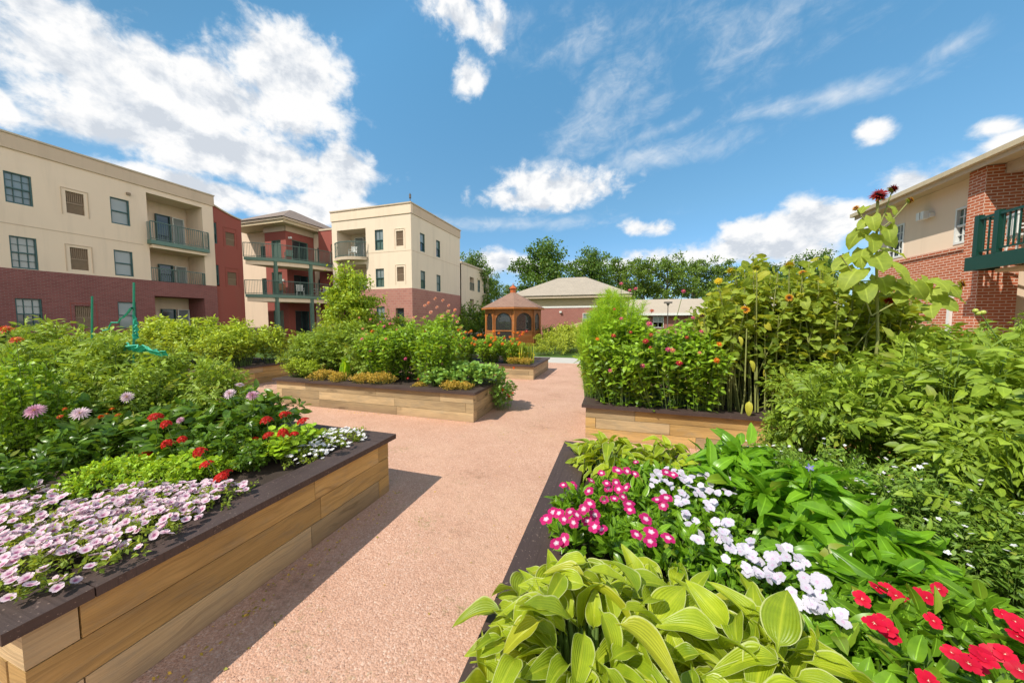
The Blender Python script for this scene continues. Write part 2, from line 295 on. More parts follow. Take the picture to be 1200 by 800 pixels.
# ------------------------------------------------------------------ mesh collector (numpy)
class Col:
    def __init__(s): s.V = []; s.F = {3: [], 4: []}; s.UV = {3: [], 4: []}; s.MI = {3: [], 4: []}; s.T = []; s.n = 0
    def add(s, V, F, UV, T=None, mi=0):
        V = np.asarray(V, float); UV = np.asarray(UV, float)
        for k in (3, 4):
            f = np.asarray([q for q in F if len(q) == k], int) if not isinstance(F, np.ndarray) else (F if F.shape[1] == k else np.zeros((0, k), int))
            if len(f):
                s.F[k].append(f+s.n); s.UV[k].append(UV[f]); s.MI[k].append(np.full(len(f), mi))
        s.V.append(V); s.T.append(np.tile([.5, .5, 0, 1], (len(V), 1)) if T is None else T); s.n += len(V)
    def leaves(s, tm, P, D, N, S, tint, mi=0):
        if len(P) == 0: return
        TV, TF, TU = tm
        P = np.asarray(P, float); m = len(P); S = np.broadcast_to(np.asarray(S, float), (m,))
        Y = D/np.linalg.norm(D, axis=1, keepdims=True)
        X = np.cross(Y, N); X /= np.linalg.norm(X, axis=1, keepdims=True)+1e-9
        Z = np.cross(X, Y)
        V = P[:, None]+S[:, None, None]*(TV[None, :, 0:1]*X[:, None]+TV[None, :, 1:2]*Y[:, None]+TV[None, :, 2:3]*Z[:, None])
        n = len(TV); F = (TF[None]+(np.arange(m)*n)[:, None, None]).reshape(-1, TF.shape[1])
        T = np.repeat(np.concatenate([tint, np.ones((m, 1))], 1), n, 0)
        s.add(V.reshape(-1, 3), F, np.tile(TU, (m, 1)), T, mi)
    def tube(s, pts, r0, r1=None, sides=6, mi=0, tint=.5):
        pts = np.asarray(pts, float); k = len(pts); r1 = r0 if r1 is None else r1
        tg = np.gradient(pts, axis=0); tg /= np.linalg.norm(tg, axis=1, keepdims=True)+1e-9
        ref = np.array([.3, .2, 1.]) if abs(tg[0][2]) < .9 else np.array([1., .2, .1])
        A = np.cross(tg, ref); A /= np.linalg.norm(A, axis=1, keepdims=True)+1e-9; B = np.cross(tg, A)
        rr = np.linspace(r0, r1, k)[:, None, None]; an = np.arange(sides)*2*math.pi/sides
        V = pts[:, None]+rr*(np.cos(an)[None, :, None]*A[:, None]+np.sin(an)[None, :, None]*B[:, None])
        F = []; 
        for i in range(k-1):
            for j in range(sides):
                j2 = (j+1) % sides; F.append((i*sides+j, i*sides+j2, (i+1)*sides+j2, (i+1)*sides+j))
        L_ = np.concatenate([[0], np.cumsum(np.linalg.norm(np.diff(pts, axis=0), axis=1))])
        UV = np.stack([np.repeat(L_, sides), np.tile(np.arange(sides)/sides*.2, k)], 1)
        s.add(V.reshape(-1, 3), np.array(F), UV, None, mi)
    def box(s, x0, x1, y0, y1, z0, z1, mi=0):
        v = [(x0, y0, z0), (x1, y0, z0), (x1, y1, z0), (x0, y1, z0), (x0, y0, z1), (x1, y0, z1), (x1, y1, z1), (x0, y1, z1)]
        for f, ax in (((0, 3, 2, 1), 2), ((4, 5, 6, 7), 2), ((0, 1, 5, 4), 1), ((2, 3, 7, 6), 1), ((1, 2, 6, 5), 0), ((3, 0, 4, 7), 0)):
            V = [v[i] for i in f]; s.poly(V, ax, mi)
    def poly(s, V, ax=None, mi=0, uv=None):
        V = np.asarray(V, float)
        if uv is None:
            if ax is None:
                n = np.cross(V[1]-V[0], V[2]-V[0]); ax = int(np.argmax(np.abs(n)))
            uv = {0: V[:, [1, 2]], 1: V[:, [0, 2]], 2: V[:, [0, 1]]}[ax]
            if s.swap: uv = uv[:, ::-1]
        s.add(V, np.array([range(len(V))]), uv, None, mi)
    swap = False
    def bar(s, a, b, w, h=None, mi=0):          # square bar between two points
        a = np.array(a, float); b = np.array(b, float); h = h or w
        d = b-a; l = np.linalg.norm(d); d /= l
        up = np.array([0, 0, 1.]) if abs(d[2]) < .95 else np.array([0, 1., 0])
        x = np.cross(d, up); x /= np.linalg.norm(x); z = np.cross(x, d)
        c = [a+x*sx*w/2+z*sz*h/2 for sx, sz in ((-1, -1), (1, -1), (1, 1), (-1, 1))]; c += [p+d*l for p in c]
        for f in ((0, 1, 2, 3), (7, 6, 5, 4)): s.poly([c[i] for i in f], mi=mi)
        for i in range(4):
            j = (i+1) % 4; s.poly([c[i], c[i+4], c[j+4], c[j]], mi=mi, uv=np.array([(0, 0), (l, 0), (l, w), (0, w)])+i*.13)
    def build(s, name, mats, parent=None, smooth=False):
        me = bpy.data.meshes.new(name); V = np.concatenate(s.V)
        me.vertices.add(len(V)); me.vertices.foreach_set('co', V.ravel().astype(np.float32))
        li, st, uv, mi = [], [], [], []; c = 0
        for k in (3, 4):
            if s.F[k]:
                f = np.concatenate(s.F[k]); li.append(f.ravel()); st.append(c+np.arange(len(f))*k); c += f.size
                uv.append(np.concatenate(s.UV[k]).reshape(-1, 2)); mi.append(np.concatenate(s.MI[k]))
        li = np.concatenate(li); st = np.concatenate(st); uv = np.concatenate(uv); mi = np.concatenate(mi)
        me.loops.add(len(li)); me.loops.foreach_set('vertex_index', li.astype(np.int32))
        me.polygons.add(len(st)); me.polygons.foreach_set('loop_start', st.astype(np.int32))
        me.polygons.foreach_set('material_index', mi.astype(np.int32))
        u = me.uv_layers.new(name='UVMap'); u.data.foreach_set('uv', uv.ravel().astype(np.float32))
        a = me.color_attributes.new('tint', 'FLOAT_COLOR', 'POINT'); a.data.foreach_set('color', np.concatenate(s.T).ravel().astype(np.float32))
        for m in (mats if isinstance(mats, (list, tuple)) else [mats]): me.materials.append(m)
        me.update(calc_edges=True); me.validate()
        me.polygons.foreach_set('use_smooth', np.full(len(me.polygons), smooth))
        o = bpy.data.objects.new(name, me); COL.objects.link(o)
        if parent: o.parent = parent
        return o

def tag(o, label=None, cat=None, group=None, kind=None):
    if label: o['label'] = label
    if cat: o['category'] = cat
    if group: o['group'] = group
    if kind: o['kind'] = kind
    return o
def empty(name, loc, rz=0, label=None, cat=None, group=None, scale=1):
    o = bpy.data.objects.new(name, None); COL.objects.link(o); o.location = loc; o.rotation_euler.z = rz
    o.scale = (scale,)*3 if not isinstance(scale, tuple) else scale
    o.empty_display_size = .1
    return tag(o, label, cat, group)
def inst(name, src, parent, loc=(0, 0, 0), rot=None, scale=1):
    o = src.copy() if isinstance(src, bpy.types.Object) else bpy.data.objects.new(name, src)
    o.name = name; COL.objects.link(o); o.parent = parent; o.location = loc
    if rot is not None: o.rotation_mode = 'QUATERNION'; o.rotation_quaternion = rot
    o.scale = (scale,)*3 if not isinstance(scale, tuple) else scale
    return o

# ------------------------------------------------------------------ leaf and petal templates
def grid(prof, nl=4, nw=2, W_=.5, fold=.15, droop=.3, ripple=0, cup=0, rf=3, base=0, twist=0):
    V, U = [], []
    for i in range(nl+1):
        t = i/nl; w = max(prof(t), .015)*W_
        for j in range(nw+1):
            q = j/nw*2-1
            x = q*w; z = fold*abs(x) - droop*t*t + cup*(q*q)*w + ripple*math.sin(rf*2*math.pi*t+(1.5 if q > 0 else 0))*abs(q)**2
            y = t*(1-.18*droop*t) - base*abs(q)**1.5*(1-t)**3
            V.append((x, y, z+twist*x*t)); U.append((j/nw, t))
    Fq = [(i*(nw+1)+j, i*(nw+1)+j+1, (i+1)*(nw+1)+j+1, (i+1)*(nw+1)+j) for i in range(nl) for j in range(nw)]
    return np.array(V), np.array(Fq), np.array(U)
ovate = lambda t: (t+.0)**.55*(1-t)**.75*1.75
lance = lambda t: math.sin(math.pi*t**.85)**.9
heartp = lambda t: min(1, (1-t)**.7*(.75+1.1*t)) if t > 0 else .55
hostap = lambda t: (0.06 if t < .12 else math.sin(math.pi*((t-.12)/.88)**.72)**.85)
roundp = lambda t: math.sqrt(max(0, 1-(2*t-1)**2))
petalp = lambda t: (.35+.65*t)*math.sqrt(max(0, 1-max(0, (t-.6)/.4)**2))
petaln = lambda t: math.sin(math.pi*(.12+.86*t)**1.1)
def merge(parts):
    V, Fq, U = [], [], []; n = 0
    for (tv, tf, tu), (px, py, pz), ang, sc, tilt in parts:
        c, s_ = math.cos(ang), math.sin(ang); v = tv.copy()*sc
        ct, st = math.cos(tilt), math.sin(tilt); v = np.stack([v[:, 0], v[:, 1]*ct-v[:, 2]*st, v[:, 1]*st+v[:, 2]*ct], 1)
        v = np.stack([v[:, 0]*c-v[:, 1]*s_+px, v[:, 0]*s_+v[:, 1]*c+py, v[:, 2]+pz], 1)
        V.append(v); Fq.append(tf+n); U.append(tu); n += len(v)
    return np.concatenate(V), np.concatenate(Fq), np.concatenate(U)
lf = grid(ovate, 3, 2, .32, .25, .25); lf2 = grid(ovate, 3, 2, .26, .4, .5)
strip = grid(lambda t: 1, 2, 1, .02, 0, .15)
def tomato_t(dr, k=7):
    P = [(strip, (0, 0, 0), 0, 1, 0)]
    for i in range(k):
        if i == k-1: P.append((lf, (0, .85, -dr*.7), 0, .45, -.3))
        else:
            t = .25+.6*(i//2)/(k/2); sgn = 1 if i % 2 else -1
            P.append((lf2, (0, t, -dr*t*t), sgn*(1.15-.25*t), .36+.08*math.sin(i*2.1), -.25))
    v, f, u = merge(P); return v, f, u
T_tomato = [tomato_t(.25), tomato_t(.45), tomato_t(.1, 5)]
T_ov = [grid(ovate, 4, 2, .30, .3, .25), grid(ovate, 4, 2, .34, .15, .5), grid(ovate, 4, 2, .27, .4, .1, twist=.3)]
T_small = [grid(ovate, 2, 2, .36, .3, .2), grid(ovate, 2, 2, .42, .2, .4)]
T_lance = [grid(lance, 4, 2, .16, .3, .35), grid(lance, 4, 2, .2, .2, .15), grid(lance, 4, 2, .15, .3, .6)]
T_pep = [grid(ovate, 6, 4, .27, .3, .35, .02), grid(ovate, 6, 4, .3, .2, .6, .03), grid(ovate, 6, 4, .25, .4, .15, .02)]
T_heart = [grid(heartp, 6, 6, .45, .12, .35, .05, base=.25, rf=2.3), grid(heartp, 6, 6, .5, .05, .6, .07, base=.28, rf=1.7), grid(heartp, 6, 6, .42, .3, .45, .04, base=.2)]
T_hosta = [grid(hostap, 16, 10, w*.84, f, d, r, base=.05, rf=k, twist=tw, cup=cu) for w, f, d, r, k, tw, cu in
           ((.25, .28, .45, .02, 2.2, .2, .35), (.29, .12, .75, .03, 1.7, -.4, .5), (.23, .45, .25, .022, 2.8, .3, .1), (.31, .08, .55, .035, 1.9, .1, .4), (.25, .2, 1.0, .025, 2.4, -.2, .3), (.21, .6, .6, .02, 3.1, .5, .2))]
T_needle = [grid(lambda t: 1-t*.7, 2, 1, .034, 0, .15), grid(lambda t: 1-t*.7, 2, 1, .028, 0, .4)]
T_round = [grid(roundp, 4, 4, .5, .1, .1, .03), grid(roundp, 4, 4, .5, .05, .3, .03)]
T_card = [grid(ovate, 1, 1, .5, .0, .0), grid(lance, 2, 1, .45, .2, .2)]
T_tleaf = [grid(lance, 2, 2, .32, .3, .3)]

def nrm(v): return v/(np.linalg.norm(v, axis=-1, keepdims=True)+1e-9)
def bush(H, Rd, nst, nlf, tm, ls, mat, seed=0, t0=.2, dome=.45, stemr=.005, up=.35, droop=0., pet=.02, stemm=None, spread=.35, ylw=.06, nup=.8, flat=1.0, szt=0.):
    """returns dict(fol, stem meshes, tips)"""
    g = np.random.default_rng(seed); c = Col(); st = Col(); tips = []
    P_, D_, N_, S_, T_ = [], [], [], [], []
    for i in range(nst):
        a = g.random()*2*math.pi; rr = math.sqrt(g.random())
        ex = 1+.18*math.sin(a*3+seed)+.12*g.normal()
        B = np.array([math.cos(a)*rr*spread*Rd, math.sin(a)*rr*spread*Rd*flat, 0])
        hz = H*(1-dome*rr**2.2)*(.80+.26*g.random())
        Tp = np.array([math.cos(a)*rr*Rd*ex, math.sin(a)*rr*Rd*ex*flat, hz])
        C = np.array([B[0]*.5+Tp[0]*.5, B[1]*.5+Tp[1]*.5, hz*.62])+g.normal(0, .04, 3)*Rd
        Tp[2] -= droop*rr*H
        tt = np.linspace(0, 1, 6)[:, None]; pts = (1-tt)**2*B+2*tt*(1-tt)*C+tt**2*Tp
        st.tube(pts, stemr, stemr*.4, 4); tips.append((Tp, pts[-1]-pts[-2]))
        t = (t0+(1-t0)*g.random(nlf)**.65)[:, None]
        p = (1-t)**2*B+2*t*(1-t)*C+t**2*Tp; tg = nrm(2*(1-t)*(C-B)+2*t*(Tp-C))
        an = np.arange(nlf)*2.4+g.random()*6; rad = np.stack([np.cos(an), np.sin(an), np.zeros(nlf)], 1)
        pr = nrm(rad-tg*(rad*tg).sum(1, keepdims=True))
        d = nrm(pr+tg*.35+np.array([0, 0, up])+g.normal(0, .42, (nlf, 3)))
        P_.append(p+pr*pet*(.5+g.random((nlf, 1)))); D_.append(d)
        N_.append(nrm(np.array([0, 0, nup])+g.normal(0, .55, (nlf, 3))+tg*.3+rad*.25)); S_.append(ls*(.6+.55*g.random(nlf))*(1-szt*t[:, 0]))
        T_.append(np.stack([np.clip(-.05+.55*g.random(nlf)+.5*(p[:, 2]/H), 0, 1), g.random(nlf), np.where(g.random(nlf) < ylw, .8+.2*g.random(nlf), 0)], 1))  # lower leaves tinted darker: older growth, and inner shade put into the colour
    P_, D_, N_, S_, T_ = map(np.concatenate, (P_, D_, N_, S_, T_))
    k = g.integers(0, len(tm), len(P_))
    for q in range(len(tm)):
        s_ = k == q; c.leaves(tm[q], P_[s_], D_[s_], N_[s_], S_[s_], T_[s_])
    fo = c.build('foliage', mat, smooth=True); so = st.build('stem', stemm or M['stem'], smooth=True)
    for o in (fo, so): COL.objects.unlink(o)
    return dict(fol=fo.data, stem=so.data, tips=tips)
def plant(name, pr, loc, rz=0, sc=1, label='', cat='plant', group=None, nofol=False):
    r = empty(name, loc, rz, label, cat, group, sc); tr_ = random.Random(int(loc[0]*1000)+int(loc[1]*777)); r.rotation_euler = (tr_.gauss(0, .07), tr_.gauss(0, .07), rz)
    for nm, key in (('foliage', 'fol'), ('stem', 'stem')):
        if key in pr: o = bpy.data.objects.new(nm, pr[key]); COL.objects.link(o); o.parent = r
    return r

def flower_mesh(name, petal, eye, n=8, layers=1, W_=.25, prof=petalp, cup=.2, droop=.1, er=.15, ez=.05, sep=None, lw=.75, nl=4, tilt0=.15, stalk=0, ripple=0):
    c = Col(); 
    for l in range(layers):
        tm = grid(prof, nl, 2, W_, .1, droop, ripple, cup)
        an = np.arange(n)*2*math.pi/n+l*math.pi/n*1.1; tl = tilt0+l*.35
        s = .5*lw**l
        for a in an:
            a += random.uniform(-.06, .06); t2 = tl+random.uniform(-.08, .08)
            D = np.array([[math.cos(a)*math.cos(t2), math.sin(a)*math.cos(t2), math.sin(t2)]])
            N = np.array([[-math.cos(a)*math.sin(t2), -math.sin(a)*math.sin(t2), math.cos(t2)]])
            c.leaves(tm, np.array([[0, 0, l*.02]]), D, N, s*random.uniform(.9, 1.05), np.array([[random.random(), .5, 0]]), 0)
    # centre: low dome
    k = 8; V = [(0, 0, ez+.02)]; 
    for r_, z in ((er*.6, ez), (er, 0)): V += [(r_*math.cos(i*2*math.pi/k), r_*math.sin(i*2*math.pi/k), z) for i in range(k)]
    Ft = [(0, 1+i, 1+(i+1) % k) for i in range(k)]; Fq = [(1+i, 1+k+i, 1+k+(i+1) % k, 1+(i+1) % k) for i in range(k)]
    c.add(V, Ft+Fq, [(v[0], v[1]) for v in V], None, 1)
    if stalk: c.tube([(0, 0, -.02), (random.uniform(-.1, .1)*stalk, 0, -stalk*.5), (0, random.uniform(-.1, .1)*stalk, -stalk)], .03, .035, 5, 2)
    if sep:
        c.leaves(grid(lance, 3, 1, .2, .2, .2), np.zeros((10, 3))-[0, 0, .02], np.array([[math.cos(i*.628), math.sin(i*.628), -.15] for i in range(10)]), np.tile([0, 0, 1.], (10, 1)), .42, np.tile([.6, .5, 0], (10, 1)), 2)
    o = c.build(name, [petal, eye, M['stem'] if not sep else sep], smooth=True); COL.objects.unlink(o); return o.data
FM = {}
FM['pet'] = [flower_mesh('petunia_flower', FL['pet'], FL['eyem'], 5, 1, .62, petalp, .12, -.10, .06, -.03, nl=5, tilt0=.12, ripple=.05) for _ in range(2)]
FM['bac'] = [flower_mesh('white_flower', FL['white'], FL['eye'], 5, 1, .45, petalp, .05, 0, .07, .02, nl=3)]
FM['imp'] = [flower_mesh('impatiens_flower', FL['imp'], FL['eyew'], 5, 1, .58, petalp, .05, .08, .05, 0, nl=4, tilt0=.1, ripple=.03) for _ in range(2)]
FM['mag'] = [flower_mesh('vinca_flower', FL['mag'], FL['eyew'], 5, 1, .55, petalp, .0, .1, .05, .0, nl=5, tilt0=.1) for _ in range(2)]
FM['red'] = [flower_mesh('red_flower', FL['red'], FL['eyew'], 5, 1, .56, petalp, .0, .1, .03, .0, nl=5, tilt0=.1) for _ in range(2)]
FM['dah'] = [flower_mesh('dahlia_flower', FL['dah'], FL['eye'], 17, 4, .11, petaln, .4, .05, .12, .1, lw=.8, tilt0=-.1)]
FM['dahw'] = [flower_mesh('pale_dahlia', FL['dahw'], FL['eye'], 16, 4, .11, petaln, .4, .05, .13, .1, lw=.8, tilt0=-.05)]
def zin(k, n=13, ly=3): return [flower_mesh('zinnia_flower', FL[k], FL['eye'], n, ly, .13, petalp, .1, .12, .14, .1, lw=.75, tilt0=.0, nl=3, stalk=.9)]
for k in ('orange', 'orred', 'pink', 'crim', 'salmon', 'coral', 'yel'): FM[k] = zin(k)
FM['saldah'] = [flower_mesh('salmon_flower', FL['salmon'], FL['coral'], 14, 3, .13, petaln, .3, .1, .1, .1, lw=.8)]
FM['blue'] = [flower_mesh('blue_flower', FL['blue'], FL['eyew'], 5, 1, .3, ovate, .2, 0, .06, .05, tilt0=.3)]
FM['sunm'] = [flower_mesh('sunflower_head', FL['maroon'], FL['eyed'], 17, 3, .12, petaln, .2, .15, .28, .08, sep=L['sunfl'], lw=.93, tilt0=-.15)]
FM['sunb'] = [flower_mesh('sunflower_head', FL['bicol'], FL['eyed'], 16, 2, .13, petaln, .2, .1, .25, .08, sep=L['sunfl'], lw=.9, tilt0=0)]
FM['sund'] = [flower_mesh('seed_head', L['sunfly'], FL['eyed'], 18, 2, .12, lance, .2, .3, .33, .06, sep=L['sunfl'], lw=.8, tilt0=-.1)]
FM['yelh'] = [flower_mesh('sunflower_head', FL['yel'], L['sunfly'], 16, 2, .13, petaln, .2, .2, .25, .08, sep=L['sunfl'], lw=.85, tilt0=.5)]
def gerhead():
    c = Col()
    for i in range(22):
        a = i*2.4; t = math.sqrt((i+.5)/22)*1.25
        d = np.array([math.cos(a)*math.sin(t), math.sin(a)*math.sin(t), math.cos(t)])
        p = d*.42
        tm = grid(petalp, 2, 2, .42, .1, 0.1)
        x = np.cross(d, [.1, .3, .9]); x /= np.linalg.norm(x); y = np.cross(d, x)
        an = np.arange(5)*1.2566+random.random()
        D = np.array([math.cos(q)*x+math.sin(q)*y+.3*d for q in an])
        c.leaves(tm, np.tile(p, (5, 1)), D, np.tile(d, (5, 1)), .17, np.tile([.5, .5, 0], (5, 1)), 0)
        c.tube([(0, 0, -.05), p], .012, .012, 3, 1)
    c.tube([(0, 0, 0), (0.03, 0, -1.1)], .03, .03, 5, 1)
    o = c.build('flower_head', [FL['ger'], M['stem']], smooth=True); COL.objects.unlink(o); return o.data
FM['ger'] = [gerhead(), gerhead()]

CAMV = Vector((0, 0, EYE))
def put_flower(kind, world, parent, size, face=None, tilt=.45, name='flower'):
    """flower head at a world position as child of its plant"""
    world = Vector(world)
    if face is None:
        face = Vector((0, 0, 1))+(Vector((-.3, -.38, .3))).normalized()*.35+Vector((random.gauss(0, tilt), random.gauss(0, tilt), 0))
    q = Vector(face).to_track_quat('Z', 'Y') @ Matrix.Rotation(random.random()*6.28, 3, 'Z').to_quaternion()
    src = random.choice(FM[kind])
    o = bpy.data.objects.new(name, src); COL.objects.link(o); o.parent = parent
    mw = Matrix.LocRotScale(parent.location, parent.rotation_euler, parent.scale)
    o.matrix_parent_inverse = mw.inverted()
    o.rotation_mode = 'QUATERNION'; o.location = world; o.rotation_quaternion = q; rs = random.uniform(.82, 1.08); o.scale = (size*rs, size*rs*random.uniform(.84, 1.0), size*rs*random.uniform(.8, 1.5))
    return o
def tips_flowers(kinds, n, pr, root, size, lift=.02, seed=0, top=.45, name='flower', tilt=.35, sv=.25):
    rr = random.Random(seed); tips = sorted(pr['tips'], key=lambda t: -t[0][2]); tips = [t for t in tips if t[0][2] > top*tips[0][0][2]]
    rr.shuffle(tips); mw = Matrix.LocRotScale(root.location, root.rotation_euler, root.scale)
    for i in range(min(n, len(tips))):
        w = mw @ Vector(tips[i][0])+Vector((0, 0, lift)); random.seed(seed*97+i)
        put_flower(rr.choice(kinds), w, root, size*(1-sv/2+sv*rr.random()), tilt=tilt, name=name)

# ================================================================== SETTING
def sheet(name, mat, x0, x1, y0, y1, z, label=None):
    c = Col(); c.box(x0, x1, y0, y1, z-.02, z); o = c.build(name, mat); return tag(o, kind='structure')
def ground():
    c = Col(); c.box(-400, 400, -300, 600, -.3, -.012); tag(c.build('ground', M['grass']), kind='structure')
ground()
sheet('gravel_path', M['gravel'], -14, 9.2, -4, 13.3, 0)
sheet('concrete_walk', M['concrete'], -16, 9.3, 13.3, 15.2, .012)
def pebbles():
    g = np.random.default_rng(3); c = Col(); n = 9000
    X = g.uniform(-3.2, 1.2, n); Y = 1.0+g.random(n)**1.3*7; Z = np.zeros(n)+.002
    D = nrm(g.normal(0, 1, (n, 3))); N = nrm(g.normal(0, 1, (n, 3)))
    V = np.array([(1, 0, 0), (0, 1, 0), (-1, 0, 0), (0, -1, 0), (0, 0, .8), (0, 0, -.8)])*.5
    T = np.array([(0, 1, 4), (1, 2, 4), (2, 3, 4), (3, 0, 4), (1, 0, 5), (2, 1, 5), (3, 2, 5), (0, 3, 5)])
    S = g.uniform(.003, .009, n)
    keep = ~((X < -2.0) & (Y < 2.8)) & ~((X > -.5) & (Y < 3.1))
    c.leaves((V, T, V[:, :2]), np.stack([X, Y, Z], 1)[keep], D[keep], N[keep], S[keep], np.full((keep.sum(), 3), .5))
    o = c.build('loose_gravel', M['stone']); tag(o, kind='stuff', label='loose pink granite chips strewn over the garden path', cat='gravel')
pebbles()

def litter():
    g = np.random.default_rng(9); c = Col(); n = 700
    P = []
    for _ in range(n):
        q = g.random()
        if q < .3: P.append((-2.12+abs(g.normal(0, .12)), g.uniform(.8, 2.8)))
        elif q < .5: P.append((g.uniform(-6.5, -2.3), 4.98-abs(g.normal(0, .1))))
        elif q < .65: P.append((g.uniform(-.4, 2), 4.83-abs(g.normal(0, .1))))
        elif q < .75: P.append((-.43-abs(g.normal(0, .1)), g.uniform(.8, 3)))
        else: P.append((g.uniform(-2, -.45), g.uniform(1, 9)))
    P = np.array([(x, y, .006) for x, y in P])
    c.leaves(T_small[0], P, nrm(g.normal(0, 1, (n, 3))*[1, 1, .1]), nrm(g.normal(0, .3, (n, 3))+[0, 0, 1]), g.uniform(.008, .028, n), np.stack([g.random(n), g.random(n), g.random(n)], 1))
    tag(c.build('leaf_litter', L['herb'], smooth=True), 'small dry leaf scraps scattered along the foot of the timber beds', 'litter', kind='stuff')
litter()
# ------------------------------------------------------------------ raised beds
def raised_bed(x0, x1, y0, y1, h, label, seed, jl=1.6, mat='plank'):
    r = random.Random(seed); root = empty('raised_bed', ((x0+x1)/2, (y0+y1)/2, 0), 0, label, 'raised bed', 'timber raised garden beds')
    cx, cy = root.location.x, root.location.y; capt = .045; th = .14; nc = 3; ch = (h-capt)/nc
    def plank(ax, a0, a1, b0, b1, z0, z1):
        c = Col(); x_, y_, = (a1-a0)/2, (b1-b0)/2
        X0, X1, Y0, Y1 = (a0, a1, b0, b1)
        v = [(X0, Y0), (X1, Y0), (X1, Y1), (X0, Y1)]; g = .0028
        off = r.random()*5
        def q(V, ln):    # u along the grain
            V = np.array(V, float); u = (V[:, 0] if ax == 0 else V[:, 1]); w = V[:, 2]+(V[:, 1] if ax == 0 else V[:, 0])
            if ln: u = (V[:, 1] if ax == 0 else V[:, 0])*.6; w = V[:, 2]*.6
            c.poly(V, uv=np.stack([u, w+off], 1))
        z0 += g; z1 -= g
        f = lambda i, z: (*v[i], z)
        q([f(0, z1), f(1, z1), f(2, z1), f(3, z1)], False); q([f(3, z0), f(2, z0), f(1, z0), f(0, z0)], False)
        for i in range(4):
            j = (i+1) % 4; end = (i % 2 == 1) if ax == 0 else (i % 2 == 0)
            q([f(i, z0), f(j, z0), f(j, z1), f(i, z1)], end)
        o = c.build('plank', M['plank2'] if r.random() < .3 else M[mat]); off_ = (-cx, -cy, 0)
        o.parent = root; o.location = off_
        b = o.modifiers.new('b', 'BEVEL'); b.width = .005; b.segments = 2; b.limit_method = 'ANGLE'
        return o
    def run(ax, a0, a1, b0, b1, z0, z1):
        p = a0; first = True
        while p < a1-.05:
            q = min(a1, p+(r.uniform(.35, .9)*jl if first else r.uniform(.8, 1.5)*jl)); first = False
            if a1-q < .4: q = a1
            (plank(0, p+.002, q-.002, b0, b1, z0, z1) if ax == 0 else plank(1, b0, b1, p+.002, q-.002, z0, z1))
            p = q
    for k in range(nc):
        z0, z1 = k*ch, (k+1)*ch; jx = r.uniform(-.003, .003)
        e = .004
        if k % 2 == 0:
            run(0, x0, x1, y0+jx, y0+th, z0, z1); run(0, x0, x1, y1-th, y1, z0, z1)
            run(1, y0+th+e, y1-th-e, x0, x0+th, z0, z1); run(1, y0+th+e, y1-th-e, x1-th, x1+jx, z0, z1)
        else:
            run(1, y0, y1, x0, x0+th, z0, z1); run(1, y0, y1, x1-th, x1+jx, z0, z1)
            run(0, x0+th+e, x1-th-e, y0+jx, y0+th, z0, z1); run(0, x0+th+e, x1-th-e, y1-th, y1, z0, z1)
    ov = .055; cw = .225; z0 = h-capt
    def cap(ax, a0, a1, b0, b1):
        c = Col(); c.swap = (ax == 1)
        c.box(*((a0, a1, b0, b1) if ax == 0 else (b0, b1, a0, a1)), z0+.001, h+r.uniform(-.002, .002))
        o = c.build('cap_board', M['cap']); o.parent = root; o.location = (-cx, -cy, 0)
        b = o.modifiers.new('b', 'BEVEL'); b.width = .006; b.segments = 2
    for (a0, a1, b0, b1, ax) in ((x0-ov, x1+ov, y0-ov, y0-ov+cw, 0), (x0-ov, x1+ov, y1+ov-cw, y1+ov, 0), (y0-ov+cw+.003, y1+ov-cw-.003, x0-ov, x0-ov+cw, 1), (y0-ov+cw+.003, y1+ov-cw-.003, x1+ov-cw, x1+ov, 1)):
        n = max(1, round((a1-a0)/2.4)); s = (a1-a0)/n
        for i in range(n): cap(ax, a0+i*s+.0015, a0+(i+1)*s-.0015, b0, b1)
    c = Col(); g = np.random.default_rng(seed); nx, ny = int((x1-x0)/.12)+2, int((y1-y0)/.12)+2
    X = np.linspace(x0+th*.6, x1-th*.6, nx); Y = np.linspace(y0+th*.6, y1-th*.6, ny); G = np.array([(x, y, h-.05+g.normal(0, .012)) for y in Y for x in X])
    c.add(G, np.array([(j*nx+i, j*nx+i+1, (j+1)*nx+i+1, (j+1)*nx+i) for j in range(ny-1) for i in range(nx-1)]), G[:, :2])
    o = c.build('soil', M['soil'], root, True); o.location = (-cx, -cy, 0)
    return root
BH1, BH2, BH3, BH4, BH5, BH6 = .57, .52, .50, .57, .42, .5
raised_bed(-7.6, -2.15, .57, 2.70, BH1, 'timber bed nearest on the left, pink petunias spilling over its dark cap', 1, 1.9)
raised_bed(-6.72, -2.27, 5.01, 6.3, BH2, 'timber bed across the path with zinnias and trailing nasturtiums', 2, 1.3, 'plank2')
raised_bed(-.42, 6.6, 4.86, 6.5, BH3, 'timber bed holding the feathery bush and the sunflowers', 5, 1.9)
raised_bed(-.40, 5.4, .2, 3.02, BH4, 'timber bed nearest on the right, filled with hostas and vinca', 4)
raised_bed(-6.3, -2.29, 9.24, 11.4, BH5, 'small far timber bed with orange zinnias before the gazebo', 5, 1.2, 'plank2')
raised_bed(-13.5, -9.25, 5.3, 7.75, BH6, 'timber bed left of centre packed with leafy bushes, behind the nearest bed', 6, 1.4)
raised_bed(-11.2, -7.3, 9.24, 11.4, .45, 'far timber bed holding the small yellow-green tree', 8, 1.4)

